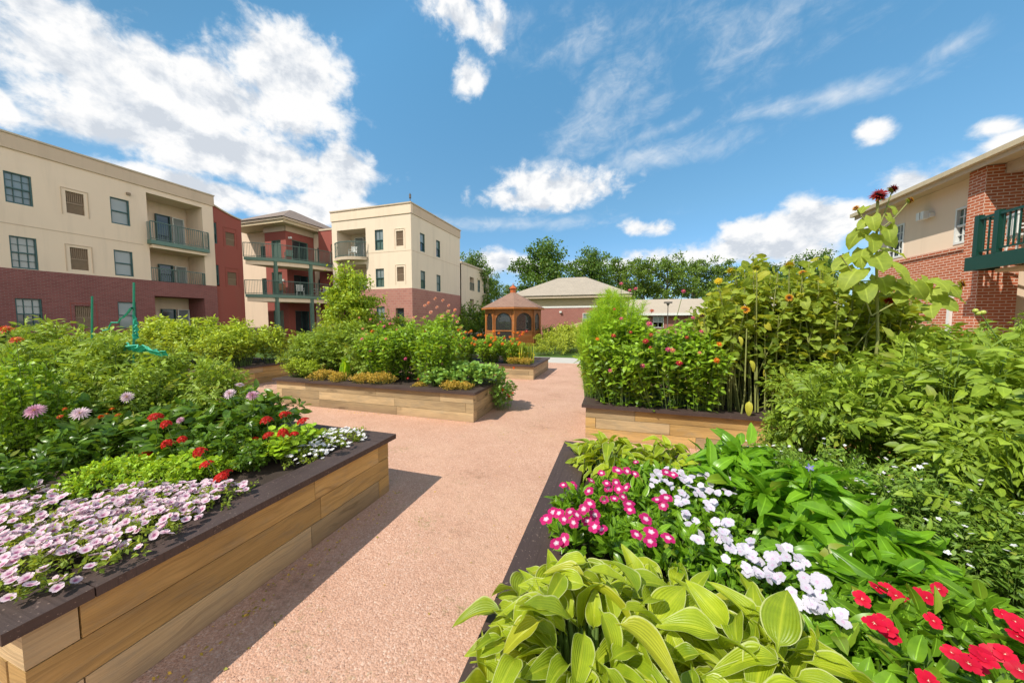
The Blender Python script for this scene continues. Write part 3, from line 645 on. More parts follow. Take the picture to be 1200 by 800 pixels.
# ================================================================== BUILDINGS
class Fac:
    """a wall plane: u along the wall, z up; maps to world"""
    def __init__(s, root, o, ud, nd_): s.root = root; s.o = np.array(o, float); s.u = np.array(ud, float); s.n = np.array(nd_, float)
    def p(s, u, z, d=0): return s.o+s.u*u+s.n*d+np.array([0, 0, z])
    def quad(s, c, u0, u1, z0, z1, d=0, mi=0):
        V = [s.p(u0, z0, d), s.p(u1, z0, d), s.p(u1, z1, d), s.p(u0, z1, d)]
        c.poly(V, mi=mi, uv=np.array([(u0, z0), (u1, z0), (u1, z1), (u0, z1)]))
    def box(s, c, u0, u1, z0, z1, d0, d1, mi=0):
        P = [s.p(u, z, d) for d in (d0, d1) for (u, z) in ((u0, z0), (u1, z0), (u1, z1), (u0, z1))]
        UV = {0: [(u0, z0), (u1, z0), (u1, z1), (u0, z1)]}
        for f in ((0, 1, 2, 3), (4, 5, 6, 7)): c.poly([P[i] for i in f], mi=mi, uv=np.array(UV[0]))
        for a, b in ((0, 1), (1, 2), (2, 3), (3, 0)):
            l = abs(u1-u0) if a % 2 == 0 else abs(z1-z0); dd = abs(d1-d0)
            base = z0 if a % 2 else 0
            uv = [(0, base), (0, base+l), (dd, base+l), (dd, base)] if a % 2 else [(u0, 0), (u1, 0), (u1, dd), (u0, dd)]
            c.poly([P[a], P[b], P[b+4], P[a+4]], mi=mi, uv=np.array(uv))
    def wall(s, name, mat, u0, u1, z0, z1, holes=(), depth=.2, d=0):
        c = Col(); us = sorted({u0, u1, *[min(max(h[i], u0), u1) for h in holes for i in (0, 1)]}); zs = sorted({z0, z1, *[min(max(h[i], z0), z1) for h in holes for i in (2, 3)]})
        for a, b in zip(us, us[1:]):
            for e, f in zip(zs, zs[1:]):
                um, zm = (a+b)/2, (e+f)/2
                if not any(h[0] < um < h[1] and h[2] < zm < h[3] for h in holes): s.quad(c, a, b, e, f, d)
        for h in holes:
            a, b, e, f = max(h[0], u0), min(h[1], u1), max(h[2], z0), min(h[3], z1)
            if a >= b or e >= f: continue
            dp = h[4] if len(h) > 4 else depth
            for q0, q1 in (((a, e), (b, e)), ((b, e), (b, f)), ((b, f), (a, f)), ((a, f), (a, e))):
                # skip sides lying on this wall's own border (the opening goes on in the next wall)
                if (q0[1] == q1[1] and q0[1] in (z0, z1)): continue
                c.poly([s.p(*q0, d), s.p(*q1, d), s.p(*q1, d-dp), s.p(*q0, d-dp)], uv=np.array([(q0[0]+q0[1], 0), (q1[0]+q1[1], 0), (q1[0]+q1[1], dp), (q0[0]+q0[1], dp)]))
        for q0, q1 in (((u0, z0), (u0, z1)), ((u1, z0), (u1, z1)), ((u0, z1), (u1, z1))):
            c.poly([s.p(*q0, d), s.p(*q1, d), s.p(*q1, d-depth), s.p(*q0, d-depth)], uv=np.array([(0, q0[1]), (0, q1[1]), (depth, q1[1]), (depth, q0[1])]))
        return c.build(name, mat, s.root)
    def window(s, u0, u1, z0, z1, d=-.1, fm='teal', up='paneL', lo='paneD', gr=(3, 2), name='window', sash=True, w=.05):
        if name == 'window' and sash:
            k = random.Random(int(u0*100)+int(z0*37)).random(); up, lo = (up, lo) if k < .4 else ('paneL', 'paneL') if k < .6 else ('paneG', 'paneD') if k < .8 else ('paneL', 'paneG')
        c = Col(); e = .002
        s.box(c, u0+e, u1-e, z0+e, z0+w+.02, d-.06, d+.07); s.box(c, u0+e, u1-e, z1-w, z1-e, d-.06, d+.07)
        s.box(c, u0+e, u0+w, z0+w+.022, z1-w-e, d-.06, d+.07); s.box(c, u1-w, u1-e, z0+w+.022, z1-w-e, d-.06, d+.07)
        zm = (z0+z1)/2
        if sash: s.box(c, u0+w+e, u1-w-e, zm-.03, zm+.03, d-.05, d+.05)
        if gr:
            for i in range(1, gr[0]):
                u = u0+(u1-u0)*i/gr[0]
                s.box(c, u-.012, u+.012, z0+w+.03, z1-w-.01, d-.01, d+.02)
            for q0, q1 in ((z0, zm), (zm, z1)):
                for j in range(1, gr[1]):
                    z = q0+(q1-q0)*j/gr[1]; s.box(c, u0+w+.005, u1-w-.005, z-.012, z+.012, d-.008, d+.018)
        o = c.build(name, M[fm], s.root)
        g = Col(); s.quad(g, u0+w, u1-w, z0+w, zm if sash else z1-w, d-.03, 0)
        if sash: s.quad(g, u0+w, u1-w, zm, z1-w, d-.015, 1)
        g.build('pane', [M[lo], M[up]], o); return o
    def vent(s, u0, u1, z0, z1):
        c = Col(); s.box(c, u0, u1, z0, z1, -.14, -.10)
        zz = z0+.04; zm = z0+(z1-z0)*.48
        n = 9
        for i in range(n+1): u = u0+(u1-u0)*i/n; s.box(c, u-.012 if i else u0, u+.012 if i < n else u1, zm, z1, -.10, -.05)
        k = 8
        for i in range(k): z = z0+(zm-z0)*i/k; s.box(c, u0, u1, z, z+.03, -.095, -.06)
        s.box(c, u0, u1, zm-.03, zm+.03, -.099, -.04)
        return c.build('vent', M['vent'], s.root)
    def rail(s, u0, u1, z0, z1, d, mat='railgrey', step=.11, ends=True, name='railing'):
        c = Col(); s.box(c, u0, u1, z1-.05, z1, d-.03, d+.03); s.box(c, u0, u1, z0+.06, z0+.10, d-.02, d+.02)
        n = max(2, int((u1-u0)/step))
        for i in range(n+1):
            u = u0+(u1-u0)*i/n; big = i % 12 == 0 or i == n; w = .025 if big else .009
            s.box(c, u-w, u+w, z0 if big else z0+.10, z1-.05, d-w, d+w)
        return c.build(name, M[mat], s.root)

def solid(root, name, mat, x0, x1, y0, y1, z0, z1):
    c = Col(); c.box(x0, x1, y0, y1, z0, z1); return c.build(name, mat, root)
def hip(root, name, mat, x0, x1, y0, y1, z0, z1, ridge=None, ov=0):
    c = Col(); x0 -= ov; x1 += ov; y0 -= ov; y1 += ov
    w, l = x1-x0, y1-y0; h = min(w, l)/2
    if w >= l: A, B = (x0+h, (y0+y1)/2, z1), (x1-h, (y0+y1)/2, z1)
    else: A, B = ((x0+x1)/2, y0+h, z1), ((x0+x1)/2, y1-h, z1)
    P = [(x0, y0, z0), (x1, y0, z0), (x1, y1, z0), (x0, y1, z0)]
    sl = math.hypot(h, z1-z0)
    def face(V, e):
        V = np.array(V); a, b = V[0], V[1]; d = (b-a)/np.linalg.norm(b-a); nrmv = np.cross(V[1]-V[0], V[2]-V[0]); nrmv /= np.linalg.norm(nrmv); up = np.cross(nrmv, d)
        c.poly(V, uv=np.stack([(V-a)@d, (V-a)@up], 1))
    if w >= l:
        face([P[0], P[1], B, A], 0); face([P[2], P[3], A, B], 0); face([P[1], P[2], B], 0); face([P[3], P[0], A], 0)
    else:
        face([P[1], P[2], B, A], 0); face([P[3], P[0], A, B], 0); face([P[0], P[1], A], 0); face([P[2], P[3], B], 0)
    return c.build(name, mat, root)

# --- A: long cream block on the left (facade faces +X at X=-27.3)
def block_a():
    XA = -27.3; r = empty('apartment_building', (XA, 8, 0), 0, 'long three storey cream stucco apartment block with dark red brick ground floor, at far left', 'building')
    f = Fac(r, (0, 0, 0), (0, 1, 0), (1, 0, 0)); f.o = np.array([XA+27.3, -8, 0.])
    f = Fac(r, (0, -8, 0), (0, 1, 0), (1, 0, 0))
    Y0, Y1 = -6.0, 16.35; zb = 4.18; win = []; vents = []
    for y in (-4.1, 1.4, 4.55, 7.93):
        for z0, z1 in ((1.28, 2.78), (4.2, 5.72), (7.25, 8.68)): win.append((y, y+.78, z0, z1))
    for z0, z1 in ((1.26, 2.8), (4.3, 5.74), (7.22, 8.68)): win.append((11.33, 12.1, z0, z1))
    for y in (-2, 3.1, 9.74):
        for z0, z1 in ((1.3, 2.5), (4.4, 5.55), (7.3, 8.42)): vents.append((y, y+.62, z0, z1))
    log = [(12.87, 15.7, 6.45, 9.45, 1.7), (12.87, 15.7, zb-.02, 6.2, 1.7)]
    holes = win+vents+log
    c_ = f.wall('wall', M['cream'], Y0, Y1, zb, 9.75, [h for h in holes if h[3] > zb])
    f.wall('brick_wall', M['brickL'], Y0, Y1, 0, zb, [h for h in holes if h[2] < zb]+[(12.95, 15.55, 0.25, 3.25, 1.7)], .2, .02)
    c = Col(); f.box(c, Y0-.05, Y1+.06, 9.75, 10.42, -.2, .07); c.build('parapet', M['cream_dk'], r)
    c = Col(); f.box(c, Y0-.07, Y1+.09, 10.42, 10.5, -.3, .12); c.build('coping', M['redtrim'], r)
    c = Col(); f.box(c, Y0, 12.6, 6.25, 6.29, -.02, .012); c.build('joint_strip', M['cream_dk'], r)
    for h in win: f.window(*h[:4], gr=(3, 2) if h[0] < 11 else (1, 1), up='paneL', lo='paneL' if h[3] > 5 and h[0] > 11 else 'paneD')
    for h in vents:
        f.vent(*h[:4]); c = Col()
        for b in ((h[0]-.16, h[1]+.16, h[3]+.12, h[3]+.15), (h[0]-.16, h[0]-.13, h[2]-.1, h[3]+.12), (h[1]+.13, h[1]+.16, h[2]-.1, h[3]+.12)):
            f.box(c, *b, .0, .03)
        c.build('vent_surround', M['cream_dk'] if h[2] > 4 else M['redst'], r)
    # loggia backs with doors
    for z0, z1 in ((6.45, 9.45), (zb-.02, 6.2), (.25, 3.25)):
        c = Col(); f.quad(c, 12.7, 15.9, z0-.2, z1+.1, -1.7); c.build('loggia_wall', M['cream'], r)
        dz = z0+.05 if z0 != zb-.02 else 3.55
        f2 = Fac(r, (0, -8, 0), (0, 1, 0), (1, 0, 0))
        f2.window(14.0, 14.75, dz+.3, z1-.75, -1.6, 'teal', 'paneD', 'paneD', None, 'door', False)
        f2.window(14.85, 15.5, dz+.3, z1-.75, -1.6, 'white', 'paneL', 'paneL', None, 'window', False)
    for zt, zr in ((6.62, 7.75), (zb, 5.0)):
        if zt > 6:
            c = Col(); f.box(c, 12.78, 15.82, 6.38, 6.62, -1.65, .38); c.build('balcony_slab', M['sage'], r)
            c = Col(); f.box(c, 12.9, 15.75, 6.17, 6.37, -1.6, .25); c.build('balcony_beam', M['cream'], r)
            f.rail(12.8, 15.8, zt, zr, .34)
            for u in (12.8, 15.8):
                c = Col()
                for d in np.arange(.04, .3, .1): f.box(c, u-.01, u+.01, zt, zr-.04, d, d+.02)
                c.build('side_rail', M['railgrey'], r)
        else: f.rail(12.9, 15.68, zt-.1, zr, -.06)
    # body behind
    solid(r, 'building_body', M['cream'], XA-14, XA-1.75, Y0-8+.1, Y1-8-.1, 0, 10.3)
    solid(r, 'flat_roof', M['cream_dk'], XA-14, XA-.25, Y0-8+.05, Y1-8-.02, 9.9, 10.2).location = (0, 0, 0)
    for o in r.children:
        if o.name.startswith(('building_body', 'flat_roof')): o.location = (27.3, 0, 0)
    c = Col(); f.box(c, 12.0, 12.16, 9.0, 9.14, 0, .1); c.build('wall_lamp', M['vent'], r)
    # end wall (+Y side) and slab closing the loggias
    for y in (Y0-8, Y1-8-.2): 
        c = Col(); c.box(-1.74, -.21, y, y+.2, 0, 10.3); c.build('end_wall', M['cream'], r)
    return r
block_a()

# --- C: red wing with rounded balconies in the courtyard corner
def wing():
    r = empty('balcony_wing', (-27, 20, 0), 0, 'red stucco wing with hip roof and two rounded green balconies, between the cream blocks', 'building')
    o = r.location
    def F_(ox, oy, u, n): return Fac(r, (ox-o.x, oy-o.y, 0), u, n)
    # red wall continuing block A with a sloping parapet
    f = F_(-27.42, 0, (0, 1, 0), (1, 0, 0)); u0, u1 = 16.38, 18.25
    f.wall('red_wall', M['redst'], u0, u1, 0, 9.3, [(17.15, 17.75, 7.25, 8.2), (17.15, 17.75, 4.35, 5.3), (16.42, 16.6, 7.2, 8.7), (16.42, 16.6, 4.2, 5.7)])
    for z in (7.25, 4.35):
        f.vent(17.15, 17.75, z, z+.95)
        c = Col()
        for b in ((17.0, 17.9, z+1.25, z+1.29), (17.0, 17.04, z-.15, z+1.25), (17.86, 17.9, z-.15, z+1.25)): f.box(c, *b, 0, .03)
        c.build('vent_surround', M['redst'], r)
        f.window(16.42, 16.6, z-.05, z+1.4, gr=None)
    c = Col(); n = 8
    for i in range(n):
        a, b = u0+(u1-u0)*i/n, u0+(u1-u0)*(i+1)/n; h = lambda u: 9.3+.55*(1-((u-u0)/(u1-u0)))**1.5+.02
        V = [f.p(a, 9.3, 0), f.p(b, 9.3, 0), f.p(b, h(b), 0), f.p(a, h(a), 0)]; c.poly(V)
        c.poly([f.p(a, h(a), 0), f.p(b, h(b), 0), f.p(b, h(b), -.3), f.p(a, h(a), -.3)])
    c.build('sloped_parapet', M['redst'], r)
    c = Col()
    for i in range(n):
        a, b = u0+(u1-u0)*i/n, u0+(u1-u0)*(i+1)/n
        c.bar(f.p(a, h(a)+.04, -.05), f.p(b, h(b)+.04, -.05), .3, .08)
    c.build('coping', M['redtrim'], r)
    solid(r, 'return_wall', M['redst'], -31-o.x, -27.63-o.x, 17.9-o.y, 18.25-o.y, 0, 9.3)
    # bay: front (-Y) and side (+X) faces
    K = (-26.9, 21.4)
    g = F_(0, K[1], (1, 0, 0), (0, -1, 0))
    g.wall('bay_wall', M['redst'], -29.35, K[0], 0, 9.75, [(-28.6, -27.5, 6.7, 8.6), (-28.7, -27.5, 3.85, 5.9), (-28.7, -27.5, .3, 2.6)])
    for z0, z1 in ((6.7, 8.6), (3.85, 5.9), (.3, 2.6)): g.window(-28.6 if z0 > 6 else -28.7, -27.5, z0, z1, -.1, 'sage', 'paneG', 'paneG', (2, 1), 'door', False)
    s = F_(K[0], 0, (0, 1, 0), (1, 0, 0))
    hs = [(21.95, 23.5, 6.7, 8.7), (22.0, 23.4, 3.85, 5.7), (22, 23.4, .3, 2.6)]
    s.wall('bay_wall', M['redst'], K[1]+.202, 24.1, 0, 9.75, hs)
    for h in hs: s.window(*h, -.1, 'sage' if h[2] > 6 else 'teal', 'paneG', 'paneD', (2, 1), 'window', False)
    c = Col(); g.box(c, -29.4, K[0]+.08, 9.3, 9.75, .0, .06); s.box(c, K[1]-.06, 24.1, 9.3, 9.75, .0, .06); c.build('frieze', M['redtrim'], r)
    g2 = F_(0, 22.4, (1, 0, 0), (0, -1, 0))
    g2.wall('side_wall', M['cream'], -37, -29.36, 0, 9.9, [(-31.3, -29.8, 6.7, 8.5), (-31.3, -29.8, 3.8, 5.6)])
    for z in (6.7, 3.8): g2.window(-31.3, -29.8, z, z+1.8, -.1, 'sage', 'paneG', 'paneD', (2, 1), 'door', False)
    g3 = F_(0, 24.1, (1, 0, 0), (0, -1, 0))
    g3.wall('side_wall', M['cream'], -26.88, -25.9, 0, 9.7, [(-26.5, -25.95, 6.7, 8.4), (-26.5, -25.95, 3.8, 5.6)])
    for z in (6.7, 3.8): g3.window(-26.5, -25.95, z, z+1.7, -.1, 'teal', 'paneD', 'paneD', None, 'door', False)
    g4 = F_(0, 23.7, (1, 0, 0), (0, -1, 0))
    g4.wall('red_wall', M['redst'], -25.88, -23.7, 0, 9.75, [(-24.5, -23.85, 7.3, 8.5)]); g4.vent(-24.5, -23.85, 7.3, 8.5)
    c = Col(); g4.box(c, -25.9, -23.7, 9.75, 9.9, -.2, .05); c.build('coping', M['redtrim'], r)
    solid(r, 'building_body', M['redst'], -33-o.x, -27.1-o.x, 22.6-o.y, 30-o.y, 0, 9.7)
    solid(r, 'building_body', M['redst'], -27.1-o.x, -23.8-o.x, 24.32-o.y, 30-o.y, 0, 9.6)
    # hip roof with deep eaves
    solid(r, 'eaves', M['soffit'], -33-o.x, -26.1-o.x, 20.6-o.y, 28-o.y, 9.76, 10.0)
    solid(r, 'fascia', M['redtrim'], -33.05-o.x, -26.0-o.x, 20.5-o.y, 28.1-o.y, 10.002, 10.18)
    hip(r, 'hip_roof', M['roof'], -33.2-o.x, -25.9-o.x, 20.4-o.y, 28.2-o.y, 10.19, 12.1)
    # rounded balconies
    P0, P1, Cc = np.array([-27.35, 18.27]), np.array([-23.95, 23.66]), np.array([-24.3, 19.9])
    t = np.linspace(0, 1, 17)[:, None]; out = (1-t)**2*P0+2*t*(1-t)*Cc+t**2*P1
    inner = [np.array([-31, 18.3]), np.array([-31, 22.35])]
    for zd, zr in ((6.62, 7.68), (3.78, 4.85)):
        for nm, mt, za, zb_, sh in (('balcony_slab', 'sage', zd-.24, zd, 0), ('balcony_beam', 'cream', zd-.56, zd-.245, .12)):
            c = Col(); ctr = np.array([-27.3, 22.3])
            q = [p+(ctr-p)/np.linalg.norm(ctr-p)*sh for p in out]
            for i in range(16):
                a, b = q[i]-[o.x, o.y], q[i+1]-[o.x, o.y]; ia, ib = (out[i]*.35+ctr*.65)-[o.x, o.y], (out[i+1]*.35+ctr*.65)-[o.x, o.y]
                c.poly([(*a, za), (*b, za), (*b, zb_), (*a, zb_)], uv=np.array([(i*.4, 0), (i*.4+.4, 0), (i*.4+.4, .3), (i*.4, .3)]))
                c.poly([(*a, zb_), (*b, zb_), (*ib, zb_), (*ia, zb_)]); c.poly([(*b, za), (*a, za), (*ia, za), (*ib, za)])
            c.build(nm, M[mt], r)
        c = Col()
        for i in range(16):
            a, b = out[i]-[o.x, o.y], out[i+1]-[o.x, o.y]
            c.bar((*a, zr), (*b, zr), .06, .05); c.bar((*a, zd+.08), (*b, zd+.08), .04)
            k = 4
            for j in range(k):
                p = a+(b-a)*j/k; w = .045 if j == 0 and i % 3 == 0 else .016
                c.bar((*p, zd), (*p, zr), w)
        c.build('railing', M['railgrey'], r)
    for i in (5, 11):
        p = out[i]-[o.x, o.y]; p = p+np.array([-.12, .1]); c = Col(); c.box(p[0]-.11, p[0]+.11, p[1]-.11, p[1]+.11, 0, 6.38); c.build('post', M['sage'], r)
    c = Col(); g.box(c, -27.35, -27.2, 5.1, 5.25, 0, .12); s.box(c, 21.6, 21.72, 8.7, 8.85, 0, .3); c.build('wall_lamp', M['white'], r)
wing()

# --- E: square cream corner block
def corner_block():
    X0, X1, Y0, Y1 = -23.65, -15.72, 23.05, 31.6
    r = empty('apartment_building', ((X0+X1)/2, (Y0+Y1)/2, 0), 0, 'square cream corner block with pink brick base, flat roof and one curved balcony', 'building')
    o = r.location
    f = Fac(r, (-o.x, Y0-o.y, 0), (1, 0, 0), (0, -1, 0)); zb = 4.33
    win = [(-19.19, -18.37, 7.5, 9.15), (-19.19, -18.37, 4.5, 6.0), (-19.19, -18.37, 1.3, 2.9)]
    vents = [(-17.12, -16.45, 7.72, 8.9), (-17.12, -16.45, 4.9, 6.05)]
    log = [(-23.1, -20.1, 7.0, 9.4, 1.6), (-23.1, -20.1, zb-.02, 6.45, 1.6)]
    f.wall('wall', M['creamT'], X0, X1, zb, 10.2, win[:2]+vents+log)
    f.wall('brick_wall', M['brickT'], X0, X1, 0, zb, [win[2], (-17.3, -16.5, .1, 2.75, .25), (-23.1, -20.1, .2, 3.3, 1.6)], .2, .02)
    f2 = f
    for w in win: f.window(*w, up='paneL', lo='paneG', gr=(2, 1))
    f.window(-17.3, -16.5, .1, 2.75, -.15, 'vent', 'paneD', 'paneD', None, 'door', False)
    for v in vents:
        f.vent(*v); c = Col()
        for b in ((v[0]-.16, v[1]+.16, v[3]+.16, v[3]+.2), (v[0]-.16, v[0]-.12, v[2]-.2, v[3]+.16), (v[1]+.12, v[1]+.16, v[2]-.2, v[3]+.16)): f.box(c, *b, 0, .03)
        c.build('vent_surround', M['cream'], r)
    for z0, z1 in ((7.0, 9.4), (zb, 6.45), (.2, 3.3)):
        c = Col(); f.quad(c, -23.3, -19.9, z0-.3, z1+.1, -1.6); c.build('loggia_wall', M['creamT'], r)
        zd = z0 if z0 != zb else 3.8
        f.window(-22.6, -21.6, zd+.1, zd+2.1, -1.5, 'white', 'paneL', 'paneL', (1, 1), 'window', False); f.window(-21.4, -20.6, zd+.1, zd+2.1, -1.5, 'sage', 'paneG', 'paneG', None, 'door', False)
    # curved balcony slab + rail
    c = Col(); n = 10; pts = [(-23.25+3.3*i/n, .12+.75*math.sin(math.pi*i/n)**.7) for i in range(n+1)]
    for (ua, da), (ub, db) in zip(pts, pts[1:]):
        c.poly([f.p(ua, 6.75, da), f.p(ub, 6.75, db), f.p(ub, 7.0, db), f.p(ua, 7.0, da)])
        c.poly([f.p(ua, 7.0, da), f.p(ub, 7.0, db), f.p(ub, 7.0, -1.5), f.p(ua, 7.0, -1.5)]); c.poly([f.p(ub, 6.75, db), f.p(ua, 6.75, da), f.p(ua, 6.75, -1.5), f.p(ub, 6.75, -1.5)])
    c.build('balcony_slab', M['redtrim'], r)
    c = Col()
    for (ua, da), (ub, db) in zip(pts, pts[1:]):
        c.bar(f.p(ua, 8.2, da), f.p(ub, 8.2, db), .06); c.bar(f.p(ua, 7.08, da), f.p(ub, 7.08, db), .04)
        for j in range(3): q = f.p(ua+(ub-ua)*j/3, 7.0, da+(db-da)*j/3); c.bar(q, q+[0, 0, 1.2], .018)
    c.build('railing', M['railgrey'], r)
    f.rail(-23.05, -20.15, zb-.3, 4.9, -.06)
    s = Fac(r, (X1-o.x, -o.y, 0), (0, 1, 0), (1, 0, 0))
    hs = [(24.3, 25.02, 7.5, 9.0), (26.86, 27.58, 7.5, 9.0), (24.3, 25.0, 4.4, 5.9), (26.86, 27.58, 4.4, 5.9)]
    s.wall('wall', M['creamT'], Y0+.202, Y1, zb, 10.2, hs); s.wall('brick_wall', M['brickT'], Y0-.018, Y1, 0, zb, (), .2, .02)
    for h in hs: s.window(*h, up='paneL', lo='paneD', gr=(1, 1))
    for ff, a, b in ((f, X0-.05, X1+.06), (s, Y0-.05, Y1+.05)):
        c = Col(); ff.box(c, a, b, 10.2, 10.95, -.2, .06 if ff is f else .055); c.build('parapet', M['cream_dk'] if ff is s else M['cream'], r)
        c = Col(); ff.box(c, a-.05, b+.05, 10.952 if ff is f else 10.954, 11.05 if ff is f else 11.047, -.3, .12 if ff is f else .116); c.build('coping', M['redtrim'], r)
        c = Col(); ff.box(c, (a+.1) if ff is s else -19.9, b-.1, 7.3, 7.33, -.02, .012); c.build('joint_strip', M['cream_dk'], r)
    solid(r, 'building_body', M['creamT'], X0+.01-o.x, X1-.25-o.x, Y0+1.65-o.y, Y1-.01-o.y, 0, 10.7)
    solid(r, 'side_wall', M['creamT'], X0+.005-o.x, X0+.25-o.x, Y0+.01-o.y, Y1-.01-o.y, 0, 10.9)
    solid(r, 'loggia_floor', M['redtrim'], X0+.3-o.x, -19.8-o.x, Y0+.22-o.y, Y0+1.6-o.y, 3.6, 3.8)
    c = Col(); c.tube([(X1-.3-o.x, Y0+.4-o.y, 11), (X1-.3-o.x, Y0+.4-o.y, 11.9)], .03, .03, 6); c.tube([(X1-.3-o.x, Y0+.4-o.y, 11.5), (X1-.3-o.x, Y0+.4-o.y, 11.8)], .09, .09, 8); c.build('roof_vent_pipe', M['pole'], r)
corner_block()
def far_block():
    X0, X1, Y0, Y1 = -26, -18.0, 38.6, 45.5
    r = empty('apartment_building', ((X0+X1)/2, (Y0+Y1)/2, 0), 0, 'small distant cream block seen past the right edge of the corner block', 'building'); o = r.location
    s = Fac(r, (X1-o.x, -o.y, 0), (0, 1, 0), (1, 0, 0)); hs = [(38.9, 40.2, 5.6, 7.3, .9), (38.9, 40.2, 2.3, 4.5, .9), (41.4, 42.2, 5.6, 7.2), (43.5, 44.3, 5.6, 7.2)]
    s.wall('wall', M['creamT'], 36.5, 45.5, 0, 8.6, hs); 
    for h in hs[2:]: s.window(*h[:4], gr=(2, 1))
    for h in hs[:2]: s.rail(h[0], h[1], h[2], h[2]+1, 0); s.window(h[0]+.1, h[1]-.1, h[2], h[3]-.1, -.8, 'sage', 'paneD', 'paneD', None, 'door', False)
    c = Col(); s.box(c, 36.4, 45.6, 8.6, 8.85, -.3, .1); c.build('coping', M['redtrim'], r)
    solid(r, 'building_body', M['creamT'], X0-o.x, X1-.95-o.x, 36.6-o.y, Y1-.1-o.y, 0, 8.5)
    solid(r, 'front_wall', M['creamT'], X1-.96-o.x, X1-.01-o.x, 36.5-o.y, 36.7-o.y, 0, 8.58)
far_block()

# --- right hand brick building
def right_block():
    XR = 9.5; r = empty('apartment_building', (XR, 13, 0), 0, 'orange-red brick apartment building with tan upper wall and dark green balcony, at right', 'building'); o = r.location
    s = Fac(r, (-.0, -o.y, 0), (0, 1, 0), (-1, 0, 0)); zl = 3.85
    hs = [(15.4, 16.15, 3.95, 5.12), (12.95, 13.55, 3.95, 5.0)]
    s.wall('wall', M['cream'], 12.62, 16.6, zl, 6.0, hs)
    s.wall('brick_wall', M['brickR'], 12.62, 16.6, 0, zl, (), .2, .03)
    for h in hs: s.window(*h, -.05, 'white', 'paneL', 'paneD', (3, 2))
    c = Col(); 
    for i in range(54): u = 12.64+i*.0735; s.box(c, u, u+.064, zl-.1, zl+.012, .03, .075)
    c.build('soldier_course', M['brickR'], r)
    # brick pier
    c = Col(); x0, x1 = 9.15-o.x, 9.92-o.x; y0, y1 = 12.3-o.y, 12.75-o.y
    c.box(x0, x1, y0, y1, 0, 5.75); c.build('brick_pier', M['brickR'], r)
    # recess behind balconies
    b = Fac(r, (10.75-o.x, -o.y, 0), (0, 1, 0), (-1, 0, 0))
    ds = [(10.9, 12.05, 3.3, 5.2), (8.9, 10.3, 3.3, 5.2), (10.5, 12.0, .9, 2.55), (8, 9.7, .9, 2.55)]
    b.wall('recess_wall', M['cream'], 5, 12.6, 0, 6.0, ds)
    for h in ds: b.window(*h, -.05, 'white', 'paneD', 'paneD', (2, 1), 'window', h[2] < 2, .09)
    solid(r, 'recess_side', M['cream'], 9.93-o.x, 10.74-o.x, 12.45-o.y, 12.75-o.y, 0, 6.0)
    # deck
    xd = 8.6-o.x
    c = Col(); c.box(xd, 10.7-o.x, 6.0-o.y, 11.75-o.y, 3.22, 3.3); c.build('balcony_deck', M['soffit'], r)
    c = Col(); c.box(xd-.06, xd-.004, 6.0-o.y, 11.85-o.y, 2.98, 3.32); c.box(xd, 9.14-o.x, 11.76-o.y, 11.84-o.y, 2.98, 3.32); c.build('balcony_fascia', M['green'], r)
    c = Col()
    for y in (7, 9, 11.0): c.box(xd+.3, 10.7-o.x, y-o.y, y+.14-o.y, 3.0, 3.215)
    c.box(xd+.25, 10.7-o.x, 6.0-o.y, 11.5-o.y, 2.9, 2.98); c.build('balcony_soffit', M['soffit'], r)
    d = Fac(r, (8.6-o.x, -o.y, 0), (0, 1, 0), (-1, 0, 0))
    c = Col(); d.box(c, 6, 11.72, 4.22, 4.28, -.05, .02); d.box(c, 6, 11.72, 3.42, 3.46, -.03, 0)
    u = 6.0
    while u < 11.7: d.box(c, u, u+.025, 3.46, 4.22, -.028, -.003); u += .11
    for u in (6.6, 8.9, 11.2, 11.66): d.box(c, u-.055, u+.055, 3.33, 4.34, -.075, .035)
    c.box(xd+.08, 9.14-o.x, 11.68-o.y, 11.72-o.y, 4.22, 4.28)
    for i in range(4): c.box(xd+.12+i*.11, xd+.145+i*.11, 11.685-o.y, 11.71-o.y, 3.33, 4.22)
    c.build('railing', M['green'], r)
    # roof: eave, gutter, soffit
    c = Col(); c.box(8.93-o.x, 10.9-o.x, 5-o.y, 16.9-o.y, 5.77, 5.85); c.build('eaves_soffit', M['soffit'], r)
    c = Col(); c.box(8.90-o.x, 8.925-o.x, 5-o.y, 16.95-o.y, 5.68, 5.9); c.build('fascia', M['redtrim'], r)
    c = Col(); c.box(8.77-o.x, 8.895-o.x, 4.9-o.y, 17-o.y, 5.80, 5.93); c.build('gutter', M['gutter'], r)
    c = Col(); c.box(9.5-o.x, 9.75-o.x, 5-o.y, 12.28-o.y, 5.5, 5.765); c.box(9.95-o.x, 10.1-o.x, 5-o.y, 12.28-o.y, 5.55, 5.765); c.build('porch_beam', M['redtrim'], r)
    hip(r, 'hip_roof', M['roof'], 8.85-o.x, 24-o.x, 4-o.y, 17-o.y, 5.94, 8.2)
    solid(r, 'building_body', M['brickR'], 10.98-o.x, 23-o.x, 4.5-o.y, 16.6-o.y, 0, 5.9)
    solid(r, 'end_wall', M['brickR'], 9.72-o.x, 10.97-o.x, 16.38-o.y, 16.58-o.y, 0, 5.76)
    c = Col(); s.box(c, 13.36, 13.44, .1, 2.55, .04, .12); c.build('downspout', M['white'], r)
    c = Col(); s.box(c, 14.25, 14.62, 5.0, 5.12, 0, .12); s.box(c, 14.3, 14.42, 4.96, 5.2, .125, .25); s.box(c, 14.46, 14.58, 4.96, 5.2, .125, .25); c.build('wall_lamp', M['white'], r)
    c = Col(); b.box(c, 11.3, 11.5, 5.35, 5.5, 0, .15); b.box(c, 11.3, 11.5, 2.7, 2.82, 0, .15); c.build('porch_lamp', M['soffit'], r)
right_block()

